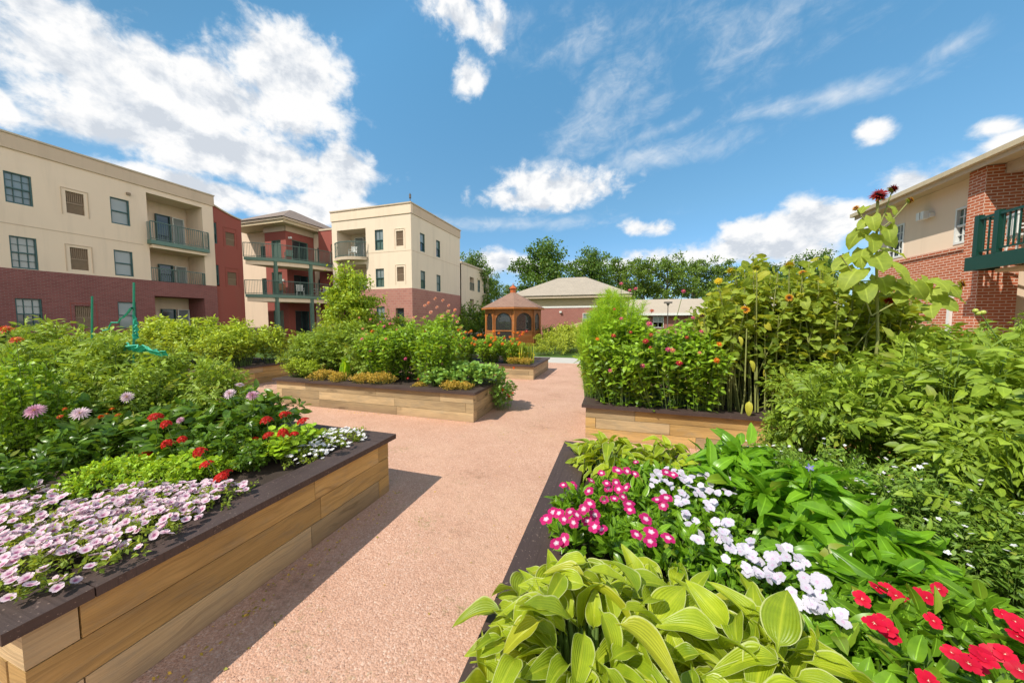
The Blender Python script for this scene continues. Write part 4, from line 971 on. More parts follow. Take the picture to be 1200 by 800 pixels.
# --- clubhouse with hip roof, low pale building, ramp, lamp
def clubhouse():
    x0, x1, y0, y1 = -9.6, .6, 30.5, 38
    r = empty('clubhouse', ((x0+x1)/2, (y0+y1)/2, 0), 0, 'low red brick clubhouse with pale grey-tan hip roof behind the gazebo', 'building'); o = r.location
    a = (x0-o.x, x1-o.x, y0-o.y, y1-o.y)
    solid(r, 'brick_wall', M['clay'], *a, 0, 2.9)
    solid(r, 'band', M['white'], a[0]-.03, a[1]+.03, a[2]-.03, a[3]+.03, 2.9, 3.05)
    solid(r, 'wall', M['soffit'], a[0]+.01, a[1]-.01, a[2]+.01, a[3]-.01, 3.05, 3.75)
    solid(r, 'fascia', M['redtrim'], a[0]-.5, a[1]+.5, a[2]-.5, a[3]+.5, 3.76, 4.0)
    hip(r, 'hip_roof', M['roofP'], *a, 4.01, 6.1, ov=.6)
    f = Fac(r, (-o.x, y0-o.y, 0), (1, 0, 0), (0, -1, 0))
    f.window(-3.0, -1.6, .9, 2.4, .03, 'white', 'paneL', 'paneD', (2, 1)); f.window(-8.3, -7.2, .9, 2.4, .03, 'white', 'paneL', 'paneD', (2, 1))
    c = Col(); f.box(c, -5.1, -4.9, 2.45, 2.6, 0, .2); c.build('wall_lamp', M['white'], r)
clubhouse()
def lowb():
    p = at(727, 352, D=42); q = at(850, 352, D=46)
    r = empty('pavilion', (8, 44, 0), 0, 'long low building with pale tan roof in front of the tree row', 'building'); o = r.location
    solid(r, 'wall', M['clay'], 1.2-o.x, 22-o.x, 43-o.y, 50-o.y, 0, 2.6)
    c = Col(); P = [(.6-o.x, 42.4-o.y, 2.6), (22.6-o.x, 42.4-o.y, 2.6), (22.6-o.x, 47-o.y, 4.5), (.6-o.x, 47-o.y, 4.5)]; c.poly(P)
    P = [(.6-o.x, 47-o.y, 4.5), (22.6-o.x, 47-o.y, 4.5), (22.6-o.x, 51.6-o.y, 2.6), (.6-o.x, 51.6-o.y, 2.6)]; c.poly(P); c.build('roof', M['paleroof'], r)
    solid(r, 'fascia', M['white'], .6-o.x, 22.6-o.x, 42.32-o.y, 42.42-o.y, 2.35, 2.62)
    c = Col(); 
    for s_ in (-1, 1): X = 1.2-o.x if s_ < 0 else 22-o.x; c.poly([(X, 43-o.y, 2.6), (X, 50-o.y, 2.6), (X, 46.9-o.y, 4.35)])
    c.build('gable', M['paleroof'], r)
    f = Fac(r, (-o.x, 43-o.y, 0), (1, 0, 0), (0, -1, 0))
    for u in (4, 9, 14): f.window(u, u+1.2, .9, 2.2, .03, 'white', 'paneL', 'paneD', (2, 1))
lowb()
def ramp_():
    r = empty('wooden_ramp', (-2.6, 25.5, 0), 0, 'pale timber ramp with railings right of the gazebo', 'ramp')
    c = Col(); c.poly([(-2, 0, .05), (1.5, 0, 1.0), (1.5, 1.3, 1.0), (-2, 1.3, .05)]); c.box(1.5, 3, 0, 1.3, .9, 1.0); c.build('deck', M['yellowwood'], r)
    c = Col()
    for y in (0, 1.3):
        c.bar((-2, y, 1.0), (1.5, y, 2.0), .09); c.bar((1.5, y, 2.0), (3, y, 2.0), .09); c.bar((-2, y, .35), (1.5, y, 1.3), .07)
        for i in range(14): x = -2+i*.37; z = min(2.0, 1.0+(x+2)*.286); c.bar((x, y, 0), (x, y, z), .08)
    c.build('railing', M['yellowwood'], r)
ramp_()
def street_lamp():
    p = at(783, 352, D=36); r = empty('lamp_post', (p.x, p.y, 0), 0, 'slim dark lamp post with flat head before the low pale building', 'lamp post')
    c = Col(); c.tube([(0, 0, 0), (0, 0, 3.6)], .06, .045, 8); c.build('pole', M['pole'], r)
    c = Col(); c.box(-.4, .4, -.2, .2, 3.6, 3.78); c.tube([(0, 0, 3.3), (0, 0, 3.6)], .05, .2, 8); c.build('lamp_head', M['pole'], r)
street_lamp()

# ------------------------------------------------------------------ gazebo
def gazebo():
    cx, cy = -7.2, 22.9; R0 = 2.22; r = empty('gazebo', (cx, cy, 0), 0, 'octagonal cedar gazebo with screened arches, brown shingle roof and small cupola', 'gazebo', None, (.87, .87, 1))
    a0 = math.atan2(-cy, -cx)+.03; V = [(R0*math.cos(a0+i*math.pi/4), R0*math.sin(a0+i*math.pi/4)) for i in range(8)]
    c = Col()
    Q = [(x*1.04, y*1.04) for x, y in V]
    for i in range(8):
        a, b = Q[i], Q[(i+1) % 8]; c.poly([(*a, 0), (*b, 0), (*b, .16), (*a, .16)]); c.poly([(*a, .16), (*b, .16), (0, 0, .16)])
    c.build('floor', M['cedar'], r)
    for i in range(8):
        a = np.array(V[i]); c = Col(); c.tube([(*a, .161), (*a, 2.5)], .10, .10, 4); c.build('post', M['cedar'], r)
    for i in range(8):
        a, b = np.array(V[i]), np.array(V[(i+1) % 8]); d = (b-a)/np.linalg.norm(b-a); L_ = np.linalg.norm(b-a); n = np.array([d[1], -d[0]])
        if n@((a+b)/2) < 0: n = -n
        f = Fac(r, (*a, 0), (*d, 0), (*n, 0)); door = (i == 7)
        u0, u1 = .09, L_-.09; zs = .95 if not door else .25; zt = 2.4
        c = Col()
        if not door: f.box(c, u0, u1, .17, zs, -.02, .03); f.box(c, u0, u1, zs+.002, zs+.09, -.05, .06)
        else: f.box(c, u0, u0+.08, .17, 2.3, -.03, .03); f.box(c, u1-.08, u1, .17, 2.3, -.03, .03); f.box(c, u0+.081, u1-.081, 1.0, 1.08, -.03, .03); f.box(c, u0+.081, u1-.081, .17, .3, -.03, .03)
        # arch spandrel
        m, hw = (u0+u1)/2, (u1-u0)/2-.1; sp = zt-.15-hw*.8; k = 10
        for j in range(k):
            t0, t1 = math.pi*(1-j/k), math.pi*(1-(j+1)/k)
            p0, p1 = (m+hw*math.cos(t0), sp+hw*.8*math.sin(t0)), (m+hw*math.cos(t1), sp+hw*.8*math.sin(t1))
            for dd in (-.03, .03): c.poly([f.p(p0[0], p0[1], dd), f.p(p1[0], p1[1], dd), f.p(p1[0], zt+.1, dd), f.p(p0[0], zt+.1, dd)])
            c.poly([f.p(*p0, -.03), f.p(*p1, -.03), f.p(*p1, .03), f.p(*p0, .03)])
        lo = zs+.095 if not door else 1.085
        f.box(c, u0, m-hw, lo if not door else 2.301, zt+.1, -.028, .028); f.box(c, m+hw, u1, lo if not door else 2.301, zt+.1, -.028, .028)
        c.build('door' if door else 'arch_panel', M['cedar'] if not door else M['cedar'], r)
        c = Col(); f.quad(c, u0, u1, (.3 if door else zs+.09), zt, -.005); c.build('screen', M['screen'], r)
    c = Col(); Re = 2.62
    E_ = [(Re*math.cos(a0+i*math.pi/4), Re*math.sin(a0+i*math.pi/4)) for i in range(8)]
    for i in range(8):
        a, b = np.array(E_[i]), np.array(E_[(i+1) % 8]); l = np.linalg.norm(b-a); tz = 3.72; rt = .22
        ta, tb = a/Re*rt, b/Re*rt
        c.poly([(*a, 2.62), (*b, 2.62), (*tb, tz), (*ta, tz)], uv=np.array([(0, 0), (l, 0), (l/2+.1, 2.5), (l/2-.1, 2.5)]))
    c.build('roof', M['roofG'], r)
    c = Col()
    for i in range(8):
        a, b = E_[i], E_[(i+1) % 8]; c.poly([(*a, 2.5), (*b, 2.5), (*b, 2.61), (*a, 2.61)], uv=np.array([(0, 0), (2, 0), (2, .1), (0, .1)]))
        c.poly([(*a, 2.5), (*b, 2.5), (b[0]*.8, b[1]*.8, 2.5), (a[0]*.8, a[1]*.8, 2.5)])
        c.bar((*V[i], 2.56), (*V[(i+1) % 8], 2.56), .12, .1)
    c.build('eaves', M['cedar'], r)
    c = Col(); c.tube([(0, 0, 3.7), (0, 0, 4.0)], .24, .24, 8); c.tube([(0, 0, 4.0), (0, 0, 4.04)], .34, .34, 8); c.tube([(0, 0, 4.04), (0, 0, 4.25)], .33, .05, 8); c.build('cupola', M['orangevent'], r)
    c = Col(); c.tube([(0, 0, 4.22), (0, 0, 4.3), (0, 0, 4.36), (0, 0, 4.42)], .03, .02, 6); c.tube([(0, 0, 4.28), (0, 0, 4.33)], .06, .05, 8); c.build('finial', M['orangevent'], r)
gazebo()

# ================================================================== TREES
def tree_proto(H, Rc, seed, mat, nb=26, per=140, ls=.32, base=.35, tr=.22, clump=1.1, layered=False):
    g = np.random.default_rng(seed); tk = Col(); cr = Col()
    pts = [np.array([0, 0, 0.])]
    for i in range(6): pts.append(pts[-1]+np.array([g.normal(0, .18), g.normal(0, .18), H*.85/6]))
    pts = np.array(pts); tk.tube(pts, tr, tr*.3, 8)
    P, D, N, S, T = [], [], [], [], []
    for b in range(nb):
        z = base+(1-base)*((b+.5)/nb); a = b*2.4+g.normal(0, .4)
        rad = Rc*(math.sin(math.pi*min(1, (z-base*.7)/(1-base*.7)*.9+.08))**.6)*(.7+.45*g.random())
        k = min(5.99, z*.8/.85*6); i = int(k); st = pts[min(i, 5)]+(pts[min(i+1, 6)]-pts[min(i, 5)])*(k-i)
        en = np.array([math.cos(a)*rad, math.sin(a)*rad, H*z*1.0+g.normal(0, .3)])
        md = (st+en)/2+np.array([0, 0, .08*H*g.random()]); br = np.array([st, md, en]); tk.tube(br, tr*.3, .02, 5)
        for q in range(3):
            cc = st+(en-st)*(.45+.3*q)+g.normal(0, .35, 3)*Rc*.18; tw = cc
            n = int(per/3); sp = clump*(.5+.5*g.random())
            p = cc+g.normal(0, 1, (n, 3))*np.array([sp*.55, sp*.55, sp*.3])
            P.append(p); D.append(nrm(g.normal(0, 1, (n, 3))+[0, 0, -.3])); N.append(nrm(g.normal(0, .6, (n, 3))+[0, 0, 1]))
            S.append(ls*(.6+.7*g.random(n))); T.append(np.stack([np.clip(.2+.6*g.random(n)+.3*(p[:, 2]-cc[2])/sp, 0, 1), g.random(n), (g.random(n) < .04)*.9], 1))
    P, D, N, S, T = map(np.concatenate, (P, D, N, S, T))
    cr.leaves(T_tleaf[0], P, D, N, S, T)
    a, b = tk.build('trunk', M['bark'], smooth=True), cr.build('crown', mat, smooth=True)
    for o in (a, b): COL.objects.unlink(o)
    return a.data, b.data
def tree(name, pr, loc, rz, sc, label, group=None, cat='tree'):
    r = empty(name, loc, rz, label, cat, group, sc)
    for nm, d in (('trunk', pr[0]), ('crown', pr[1])): o = bpy.data.objects.new(nm, d); COL.objects.link(o); o.parent = r
    return r
TA = tree_proto(13, 5.0, 1, L['tree'], 30, 300, .42, .38, .3, 1.5)
TB = tree_proto(12, 4.6, 2, L['tree2'], 24, 230, .40, .45, .26, 1.25)
TC = tree_proto(12, 4.2, 5, L['tree2'], 20, 230, .40, .5, .24, 1.2)
def tr_at(px, D, name, pr, Hn, Hp, label, group=None, rz=0, fx=1.0, py=None):
    p = at(px, 376, D=D); s = Hn/Hp; return tree(name, pr, (p.x, p.y, 0), rz, (s*fx, s*fx, s), label, group)
tr_at(636, 50, 'shade_tree', TA, 12.9, 13, 'broad dark green tree behind the clubhouse, left of its roof peak', None, 1.0, .98)
tr_at(692, 52, 'shade_tree', TA, 12.4, 13, 'dark green tree behind the right slope of the clubhouse roof', None, 3.1, .75)
g_ = 'airy locust trees in a row behind the low pale building'; lb = 'airy tall locust tree in the row behind the long low building'
for i, (px, D, h, rz) in enumerate(((722, 56, 12, .3), (752, 58, 12.6, 2.2), (783, 57, 12.6, 4.0), (812, 60, 12.8, 5.2), (842, 60, 12.4, 1.1), (872, 62, 12.0, 3.3))):
    tr_at(px, D, 'locust_tree', (TB, TC)[i % 2], h, 12, lb, g_, rz, .82)
tr_at(955, 58, 'shade_tree', TA, 13.2, 13, 'rounded tree above the sunflowers, left of the tall sunflower stem', None, 5, .8)
tr_at(905, 66, 'shade_tree', TA, 12.5, 13, 'hazy far tree showing just above the sunflower tops', None, 2, .9)
tr_at(556, 47, 'shade_tree', TA, 10.8, 13, 'bushy tree just right of the distant cream block', None, .2, .62)
tr_at(577, 52, 'shade_tree', TB, 8.6, 12, 'lighter rounded tree standing left of the gazebo roof', None, 4.2, .6)
tr_at(598, 58, 'shade_tree', TC, 8.0, 12, 'small tree peeking out between gazebo cupola and clubhouse roof', None, 2.2, .7)
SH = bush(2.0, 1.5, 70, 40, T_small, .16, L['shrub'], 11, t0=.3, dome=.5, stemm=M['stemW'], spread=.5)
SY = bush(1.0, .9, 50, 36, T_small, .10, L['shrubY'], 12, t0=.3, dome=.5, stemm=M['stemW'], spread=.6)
def sh(px, D, pr, sc, label, group=None, rz=0, name='shrub'):
    p = at(px, 376, D=D); return plant(name, pr, (p.x, p.y, -.01), rz, sc, label, 'shrub', group)
sh(556, 36, SH, 1.9, 'dark rounded evergreen shrub left of the gazebo', None, 0); sh(569, 37, SH, (1.3, 1.3, 1.5), 'second dark shrub, tucked against the gazebo on its left', None, 1)
sh(545, 33, SH, 1.0, 'low dark shrub at the foot of the corner block', None, 2); sh(574, 33, SH, (1.2, 1.2, .9), 'low dark shrub beside the gazebo base on its left', None, 3)
for px, D, s in ((640, 19.5, .8), (652, 17, .9), (648, 22, 1.2), (662, 19, 1.2), (636, 16.5, .55), (676, 18, 1.3)):
    sh(px, D, SY, s, 'lime green rounded shrub along the walk between gazebo and feathery bush', 'lime shrubs beside the walk', px, )
for px, D, s in ((648, 24, 1.5), (664, 24, 1.7), (678, 23, 1.6)):
    sh(px, D, SY, s, 'tall lime shrub hiding the foot of the ramp and clubhouse', 'tall lime shrubs before the clubhouse', px)
for px, D, s in ((700, 20, 1.0), (722, 20, 1.0), (745, 22, 1.1)):
    sh(px, D, SH, s*.6, 'dark shrub beyond the feathery bush', 'dark shrubs beyond the beds', px)
# shrubs by the left block
for i, (y, s) in enumerate(((3.0, .55), (5.2, .6), (7.4, .5))):
    plant('shrub', SH, (-26.0, y, 0), i, s*1.5, 'dark shrub against the brick ground floor of the left block', 'shrub', 'shrubs along the left block')
# fence behind
def fence():
    r = empty('rail_fence', (-13, 34, 0), 0, 'low dark rail fence behind the shrubs left of the gazebo', 'fence')
    c = Col()
    for z in (.5, .9, 1.3): c.bar((-5, 0, z), (3.4, 0, z), .06, .1)
    c.build('rail', M['railgrey'], r)
    for i in range(5): c = Col(); x = -5+i*2.1; c.box(x-.07, x+.07, -.07, .07, 0, 1.4); c.build('post', M['railgrey'], r)
fence()

# ================================================================== GARDEN PLANTS
# prototypes
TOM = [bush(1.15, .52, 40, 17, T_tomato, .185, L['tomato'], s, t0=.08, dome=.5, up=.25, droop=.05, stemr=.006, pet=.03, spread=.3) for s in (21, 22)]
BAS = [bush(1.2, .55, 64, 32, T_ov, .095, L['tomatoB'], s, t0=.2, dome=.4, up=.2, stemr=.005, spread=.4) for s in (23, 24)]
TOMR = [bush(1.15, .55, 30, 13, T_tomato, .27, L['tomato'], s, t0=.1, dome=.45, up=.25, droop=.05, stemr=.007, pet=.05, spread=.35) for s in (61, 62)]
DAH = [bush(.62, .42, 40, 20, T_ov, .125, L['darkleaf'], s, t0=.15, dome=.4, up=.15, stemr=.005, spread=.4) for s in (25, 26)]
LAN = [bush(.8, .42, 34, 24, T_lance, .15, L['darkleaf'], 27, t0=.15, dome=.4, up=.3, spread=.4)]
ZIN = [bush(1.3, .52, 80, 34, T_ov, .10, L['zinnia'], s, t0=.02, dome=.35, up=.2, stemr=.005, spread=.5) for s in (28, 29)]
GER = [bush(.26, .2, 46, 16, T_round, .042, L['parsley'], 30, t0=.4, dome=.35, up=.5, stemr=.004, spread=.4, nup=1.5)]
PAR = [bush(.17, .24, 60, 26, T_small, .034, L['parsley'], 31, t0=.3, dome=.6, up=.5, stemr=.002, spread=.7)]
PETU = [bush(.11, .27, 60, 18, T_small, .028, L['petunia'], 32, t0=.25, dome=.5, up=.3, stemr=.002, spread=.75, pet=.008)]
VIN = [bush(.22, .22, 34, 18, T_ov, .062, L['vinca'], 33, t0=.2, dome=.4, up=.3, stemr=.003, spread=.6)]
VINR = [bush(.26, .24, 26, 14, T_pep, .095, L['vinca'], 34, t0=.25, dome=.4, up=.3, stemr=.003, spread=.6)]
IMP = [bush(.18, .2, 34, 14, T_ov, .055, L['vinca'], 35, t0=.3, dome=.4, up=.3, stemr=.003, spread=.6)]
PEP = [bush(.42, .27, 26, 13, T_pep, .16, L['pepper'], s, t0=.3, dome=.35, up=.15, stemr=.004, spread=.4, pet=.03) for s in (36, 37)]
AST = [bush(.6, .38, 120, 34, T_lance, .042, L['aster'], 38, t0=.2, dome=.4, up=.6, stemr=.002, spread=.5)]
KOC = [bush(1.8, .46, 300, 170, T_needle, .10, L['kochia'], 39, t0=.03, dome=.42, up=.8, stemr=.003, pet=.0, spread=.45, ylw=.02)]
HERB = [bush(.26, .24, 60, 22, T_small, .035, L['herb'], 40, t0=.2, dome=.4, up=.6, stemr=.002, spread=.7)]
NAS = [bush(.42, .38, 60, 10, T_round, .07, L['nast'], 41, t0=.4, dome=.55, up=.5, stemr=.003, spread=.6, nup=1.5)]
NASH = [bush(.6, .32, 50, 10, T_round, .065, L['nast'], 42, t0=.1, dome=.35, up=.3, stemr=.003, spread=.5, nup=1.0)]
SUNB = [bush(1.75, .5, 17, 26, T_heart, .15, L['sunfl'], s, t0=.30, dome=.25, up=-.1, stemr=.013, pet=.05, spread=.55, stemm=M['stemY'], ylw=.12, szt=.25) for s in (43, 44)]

PETU[0].pop('stem')
# --- bed 1 (left)
z1 = BH1-.05
gt = 'tomato plants along the back of the nearest left bed'; lt = 'bushy tomato plant with pale green cut leaves at the back of the nearest left bed'
for i, (x, y, s) in enumerate(((-3.9, 2.3, .70), (-4.6, 2.35, .86), (-5.3, 2.25, .95), (-6.1, 2.3, 1.05), (-6.9, 2.2, 1.05), (-5.0, 1.9, .78), (-5.9, 1.75, .85), (-6.8, 1.6, .9), (-4.3, 1.95, .66))):
    p = plant('tomato_plant', TOM[i % 2], (x, y, z1), i*1.3, s, lt, 'tomato plant', gt)
q = plant('dahlia_bush', DAH[0], (-3.25, 2.2, z1), .4, (.9, .95, .85), 'dark leaved dahlia bush topped by three pale pink blooms in the nearest left bed', 'dahlia')
def stem_to(root, w, base=(0, 0), r=.004, mat='stem'):
    o = root.location; c = Col(); w = Vector(w)-o; mw = Matrix.LocRotScale(None, root.rotation_euler, root.scale).inverted()
    b = Vector((base[0], base[1], w.z*.3)); pts = [mw @ b, mw @ Vector((w.x*.7+b.x*.3, w.y*.7+b.y*.3, w.z*.75)), mw @ w]
    c.tube([tuple(v) for v in pts], r, r*.8, 5); return c.build('flower_stalk', M[mat], root, True)
for (px, py, k, s) in ((269, 461, 'dahw', .105), (296, 463, 'dah', .11), (281, 451, 'dahw', .08)):
    w = at(px, py, Y=1.98); stem_to(q, w-Vector((0, 0, .01))); put_flower(k, w, q, s, face=Vector((.25, -.6, .6)) if py > 455 else Vector((.2, .1, 1)))
q = plant('dahlia_bush', DAH[1], (-4.35, 1.75, z1), 1.4, (1.1, 1.1, .85), 'glossy dark green dahlia bush with two big pink blooms at far left', 'dahlia')
for (px, py, k, s) in ((41, 481, 'dah', .12), (94, 484, 'dahw', .12)):
    w = at(px, py, Y=1.22 if px < 60 else 1.36); stem_to(q, w-Vector((0, 0, .01))); put_flower(k, w, q, s, face=Vector((.5, -.5, .6)))
q = plant('dahlia_bush', DAH[0], (-3.7, 1.8, z1), 2.9, (1.0, 1.0, .72), 'dark green dahlia bush with one pale bloom on a tall stalk behind the geraniums', 'dahlia')
for (px, py, k, s, Y) in ((149, 465, 'dahw', .115, 1.5), (211, 492, 'dah', .06, 1.6)):
    w = at(px, py, Y=Y); stem_to(q, w-Vector((0, 0, .01))); put_flower(k, w, q, s, face=Vector((.4, -.6, .6)))
for i, (x, y, s) in enumerate(((-3.85, 1.35, .5), (-4.6, 1.2, .62), (-3.6, 1.6, .42), (-5.2, 1.5, .8), (-4.3, .95, .5), (-5.4, .9, .7), (-3.65, 1.0, .4), (-3.95, .75, .42), (-4.6, 1.55, .7), (-3.0, 1.8, .42), (-2.75, 1.85, .36), (-3.3, 1.8, .5), (-3.05, 2.0, .5))):
    plant('leafy_plant', (LAN+DAH)[i % 3], (x, y, z1), i*2.1, s, 'glossy dark leaved plant behind the pink petunias at lower left', 'plant', 'dark leafy plants in the nearest left bed')
q = plant('zinnia_plant', ZIN[0], (-4.45, 1.3, z1), 0, (.5, .5, .72), 'tall zinnia with scarlet-orange blooms at the left edge of the picture', 'zinnia')
for (px, py, k, s, Y) in ((19, 398, 'orred', .085, 1.25), (6, 386, 'orred', .08, 1.3), (4, 464, 'orred', .08, 1.25), (16, 513, 'orred', .05, 1.25)):
    w = at(px, py, Y=Y); stem_to(q, w-Vector((0, 0, .01))); put_flower(k, w, q, s*1.4, face=Vector((.3, -.5, 1)))
q = plant('marigold_plant', ZIN[1], (-4.35, 1.45, z1), 0, (.45, .45, .38), 'rust-orange marigold clump half hidden among the dahlias', 'marigold')
for (px, py) in ((22, 478), (34, 470), (76, 479), (70, 488), (125, 485), (131, 479), (138, 486), (118, 488), (12, 485)):
    put_flower('orred', at(px, py, Y=1.32), q, .045)
fl = {0: [(313, 496), (315, 511), (333, 487), (332, 511), (345, 511), (299, 518), (356, 495), (336, 488)], 1: [(237, 533), (243, 546), (260, 561), (265, 556)], 2: [(198, 523), (214, 517), (171, 536), (157, 540), (183, 491), (196, 500)]}
for i, (x, y, lab, Y) in enumerate(((-2.72, 2.05, 'red geranium with the most flower heads, beside the white edging flowers', 2.1), (-2.98, 1.6, 'small red geranium behind the bright parsley, close to the bed rim', 1.6), (-3.4, 1.65, 'red geranium left of the bright green parsley mound', 1.65))):
    q = plant('geranium', GER[0], (x, y, z1), i*2, (1.35, 1.35, 1.0) if i == 0 else (1.0, 1.0, .8), lab, 'geranium')
    for (px, py) in fl[i]: put_flower('ger', at(px, py, Y=Y-.12+random.uniform(-.05, .05)), q, random.uniform(.085, .11), name='flower_head', tilt=.2)
for i, (x, y, s) in enumerate(((-3.35, 1.28, 1.0), (-3.0, 1.42, .95), (-2.85, 1.62, .6))):
    plant('parsley', PAR[0], (x, y, z1+.03), i, (s, s, s*1.1), 'curly bright green parsley mound just above the pink petunias', 'herb', 'parsley mounds in the nearest left bed')
plant('leafy_plant', AST[0], (-2.98, 1.95, z1), 1, (.5, .5, .42), 'silvery narrow leaved plant between the dahlia bush and the geraniums', 'plant')
lp = ['clump of pale pink petunias at the nearest bed corner, lower left', 'clump of pale pink petunias in the middle of the drift', 'clump of pale pink petunias at the right tip of the drift', 'clump of pale pink petunias furthest from the rim, at the left edge', 'clump of pale pink petunias beneath the parsley', 'clump of pale pink petunias between the corner clump and the middle one', 'clump of pale pink petunias at the left picture edge beneath the dark leaves', 'clump of pale pink petunias tucked under the smallest geranium']
petp = ((-2.42, .72, .85), (-2.40, 1.02, .85), (-2.43, 1.33, .75), (-3.0, .78, .95), (-2.80, 1.1, .9), (-2.68, .84, .85), (-3.4, .85, .9), (-2.62, 1.24, .75))
for i, (x, y, s) in enumerate(petp):
    q = plant('petunia_clump', PETU[0], (x, y, z1+.03), i*1.7, (s*1.1, s*1.1, s*1.2), lp[i], 'petunia')
    g = np.random.default_rng(60+i)
    for k in range(98 if i != 2 else 60):
        a, rr = g.random()*6.28, math.sqrt(g.random())*.30*s
        px_, py_ = x+math.cos(a)*rr, y+math.sin(a)*rr
        if px_ > -2.11 or py_ < .54: continue
        put_flower('pet', (px_, py_, z1+.03+.135*s*(1-.45*(rr/(.29*s))**2)+g.normal(0, .012)), q, .044+.010*g.random(), face=Vector((g.normal(.12, .3), g.normal(-.15, .3), 1)))
q = plant('white_bacopa', PETU[0], (-2.5, 2.38, z1+.03), 1, (1.0, .95, 1.1), 'mat of tiny white flowers spilling over the cap at the bed corner', 'flowers')
g = np.random.default_rng(77)
for k in range(98):
    a, rr = g.random()*6.28, math.sqrt(g.random())*.29
    put_flower('bac', (-2.46+math.cos(a)*rr*.85, 2.36+math.sin(a)*rr, z1+.17-.08*(rr/.27)**2+g.normal(0, .01)), q, .040, face=Vector((g.normal(0, .3), g.normal(-.2, .3), 1)))
q = plant('white_bacopa', PETU[0], (-2.5, 2.08, z1+.02), 2, (.8, .75, .9), 'smaller mat of tiny white flowers between the corner mat and the geranium', 'flowers')
for k in range(60):
    a, rr = g.random()*6.28, math.sqrt(g.random())*.2
    put_flower('bac', (-2.46+math.cos(a)*rr*.85, 2.08+math.sin(a)*rr, z1+.13-.06*(rr/.2)**2+g.normal(0, .01)), q, .038, face=Vector((g.normal(0, .3), g.normal(-.2, .3), 1)))
# stakes with netting
def stake(px, Y, ptop, lab, net):
    b = at(px-8, 400, Y=Y); t = at(px, ptop, Y=Y); r = empty('garden_stake', (b.x, b.y, z1), 0, lab, 'stake')
    c = Col(); e = t-r.location; c.tube([(0, 0, 0), (e.x*.5, e.y*.5, e.z*.5), tuple(e)], .011, .010, 6); c.build('pole', M['stake'], r, True)
    if net:
        g = random.Random(px); c = Col()
        for j, (pa, pb) in enumerate((((156, 362), (122, 386)), ((148, 405), (196, 412)), ((145, 408), (140, 415)), ((157, 372), (159, 395)), ((150, 403), (185, 409)), ((127, 445), (150, 440)))):
            A, B = at(*pa, Y=Y-.02)-r.location, at(*pb, Y=Y-.02)-r.location; n = 10; P0 = []
            for i in range(n+1): p = A+(B-A)*i/n+Vector((g.gauss(0, .008), g.gauss(0, .012), g.gauss(0, .012))); P0.append(tuple(p))
            c.tube(P0, .012, .006, 4)
            if j in (1, 3, 4):
                for a_, b_ in zip(P0, P0[1:]): c.poly([a_, b_, (b_[0], b_[1]+.02, b_[2]-.05), (a_[0], a_[1]+.02, a_[2]-.045)])
        c.build('netting', M['net'], r)
stake(157, 2.15, 331, 'green garden stake with torn green netting tied around it', True)
stake(108, 2.2, 347, 'plain short green garden stake left of the netted one', False)

# --- bed 6 and far beds
for i, (x, y, s) in enumerate(((-9.75, 7.3, .95), (-9.9, 6.4, .95), (-9.8, 5.75, .85), (-10.8, 6.9, 1.1), (-11.0, 5.9, 1.1), (-11.9, 6.8, 1.15), (-12.1, 5.8, 1.1), (-13.0, 6.2, 1.15))):
    plant('basil_bush', BAS[i % 2], (x, y, BH6-.05), i*1.1, (s*1.15, s*1.15, s), 'leafy light green bush packed in the bed left of centre', 'bush', 'leafy bushes in the bed left of centre')
for i, (x, y, s) in enumerate(((-7.9, 9.8, 1.1), (-8.7, 10.6, 1.2), (-9.9, 9.7, 1.15), (-10.6, 10.4, 1.2), (-7.8, 10.8, 1.2))):
    plant('tomato_plant', TOM[i % 2], (x, y, .4), i*1.7, (s*1.2, s*1.2, s*1.1), 'tall light green tomato plant around the small yellow-green tree', 'tomato plant', 'tomato plants in the far bed with the tree')
CT = tree_proto(2.85, .85, 9, L['cherry'], 44, 260, .11, .28, .045, .34)
p = at(415, 376, D=11.9); tree('cherry_tree', CT, (p.x, p.y, .4), .5, (1.0, 1.0, 1.02), 'small yellow-green tree with rounded crown before the corner block', None)

# --- bed 2
z2 = BH2-.05
def xy(px, Y): v = at(px, 400, Y=Y); return v.x
for i, (px, Y, s, lab) in enumerate(((448, 5.65, .86, 'zinnia bush with coral and yellow blooms in the centre of the bed across the path'), (507, 5.7, .93, 'tall zinnia bush with magenta blooms right of centre in the bed across the path'), (475, 6.05, .92, 'zinnia bush with pink blooms at the back of the bed across the path'))):
    q = plant('zinnia_bush', ZIN[i % 2], (xy(px, Y), Y, z2), i*2, (s*1.15, s*1.15, s), lab, 'zinnia')
    for (fx, fy, k, s2) in (((430, 392, 'coral', .09), (425, 385, 'coral', .08), (452, 397, 'coral', .08), (434, 374, 'coral', .07), (449, 410, 'yel', .07), (434, 411, 'pink', .07), (424, 397, 'pink', .08), (436, 388, 'orange', .09)),
                            ((509, 391, 'pink', .08), (516, 406, 'pink', .085), (498, 388, 'crim', .07), (475, 420, 'pink', .08), (467, 372, 'crim', .05)),
                            ((450, 382, 'pink', .08), (457, 379, 'pink', .08), (421, 372, 'coral', .08), (465, 386, 'coral', .07), (443, 380, 'coral', .08), (446, 377, 'pink', .07)))[i]:
        w = at(fx, fy, Y=Y-.35 if fy > 395 else Y-.1); put_flower(k, w, q, s2, face=Vector((.2, -.7, .7)))
for i, (px, Y, s) in enumerate(((352, 5.75, .75), (385, 5.95, 1.0), (412, 6.0, 1.1), (365, 6.1, .95), (428, 5.9, .9))):
    plant('tomato_plant', TOM[i % 2], (xy(px, Y), Y, z2), i*1.9, (s*1.1, s*1.1, s), 'light green tomato plant at the left end of the bed across the path', 'tomato plant', 'tomato plants in the bed across the path')
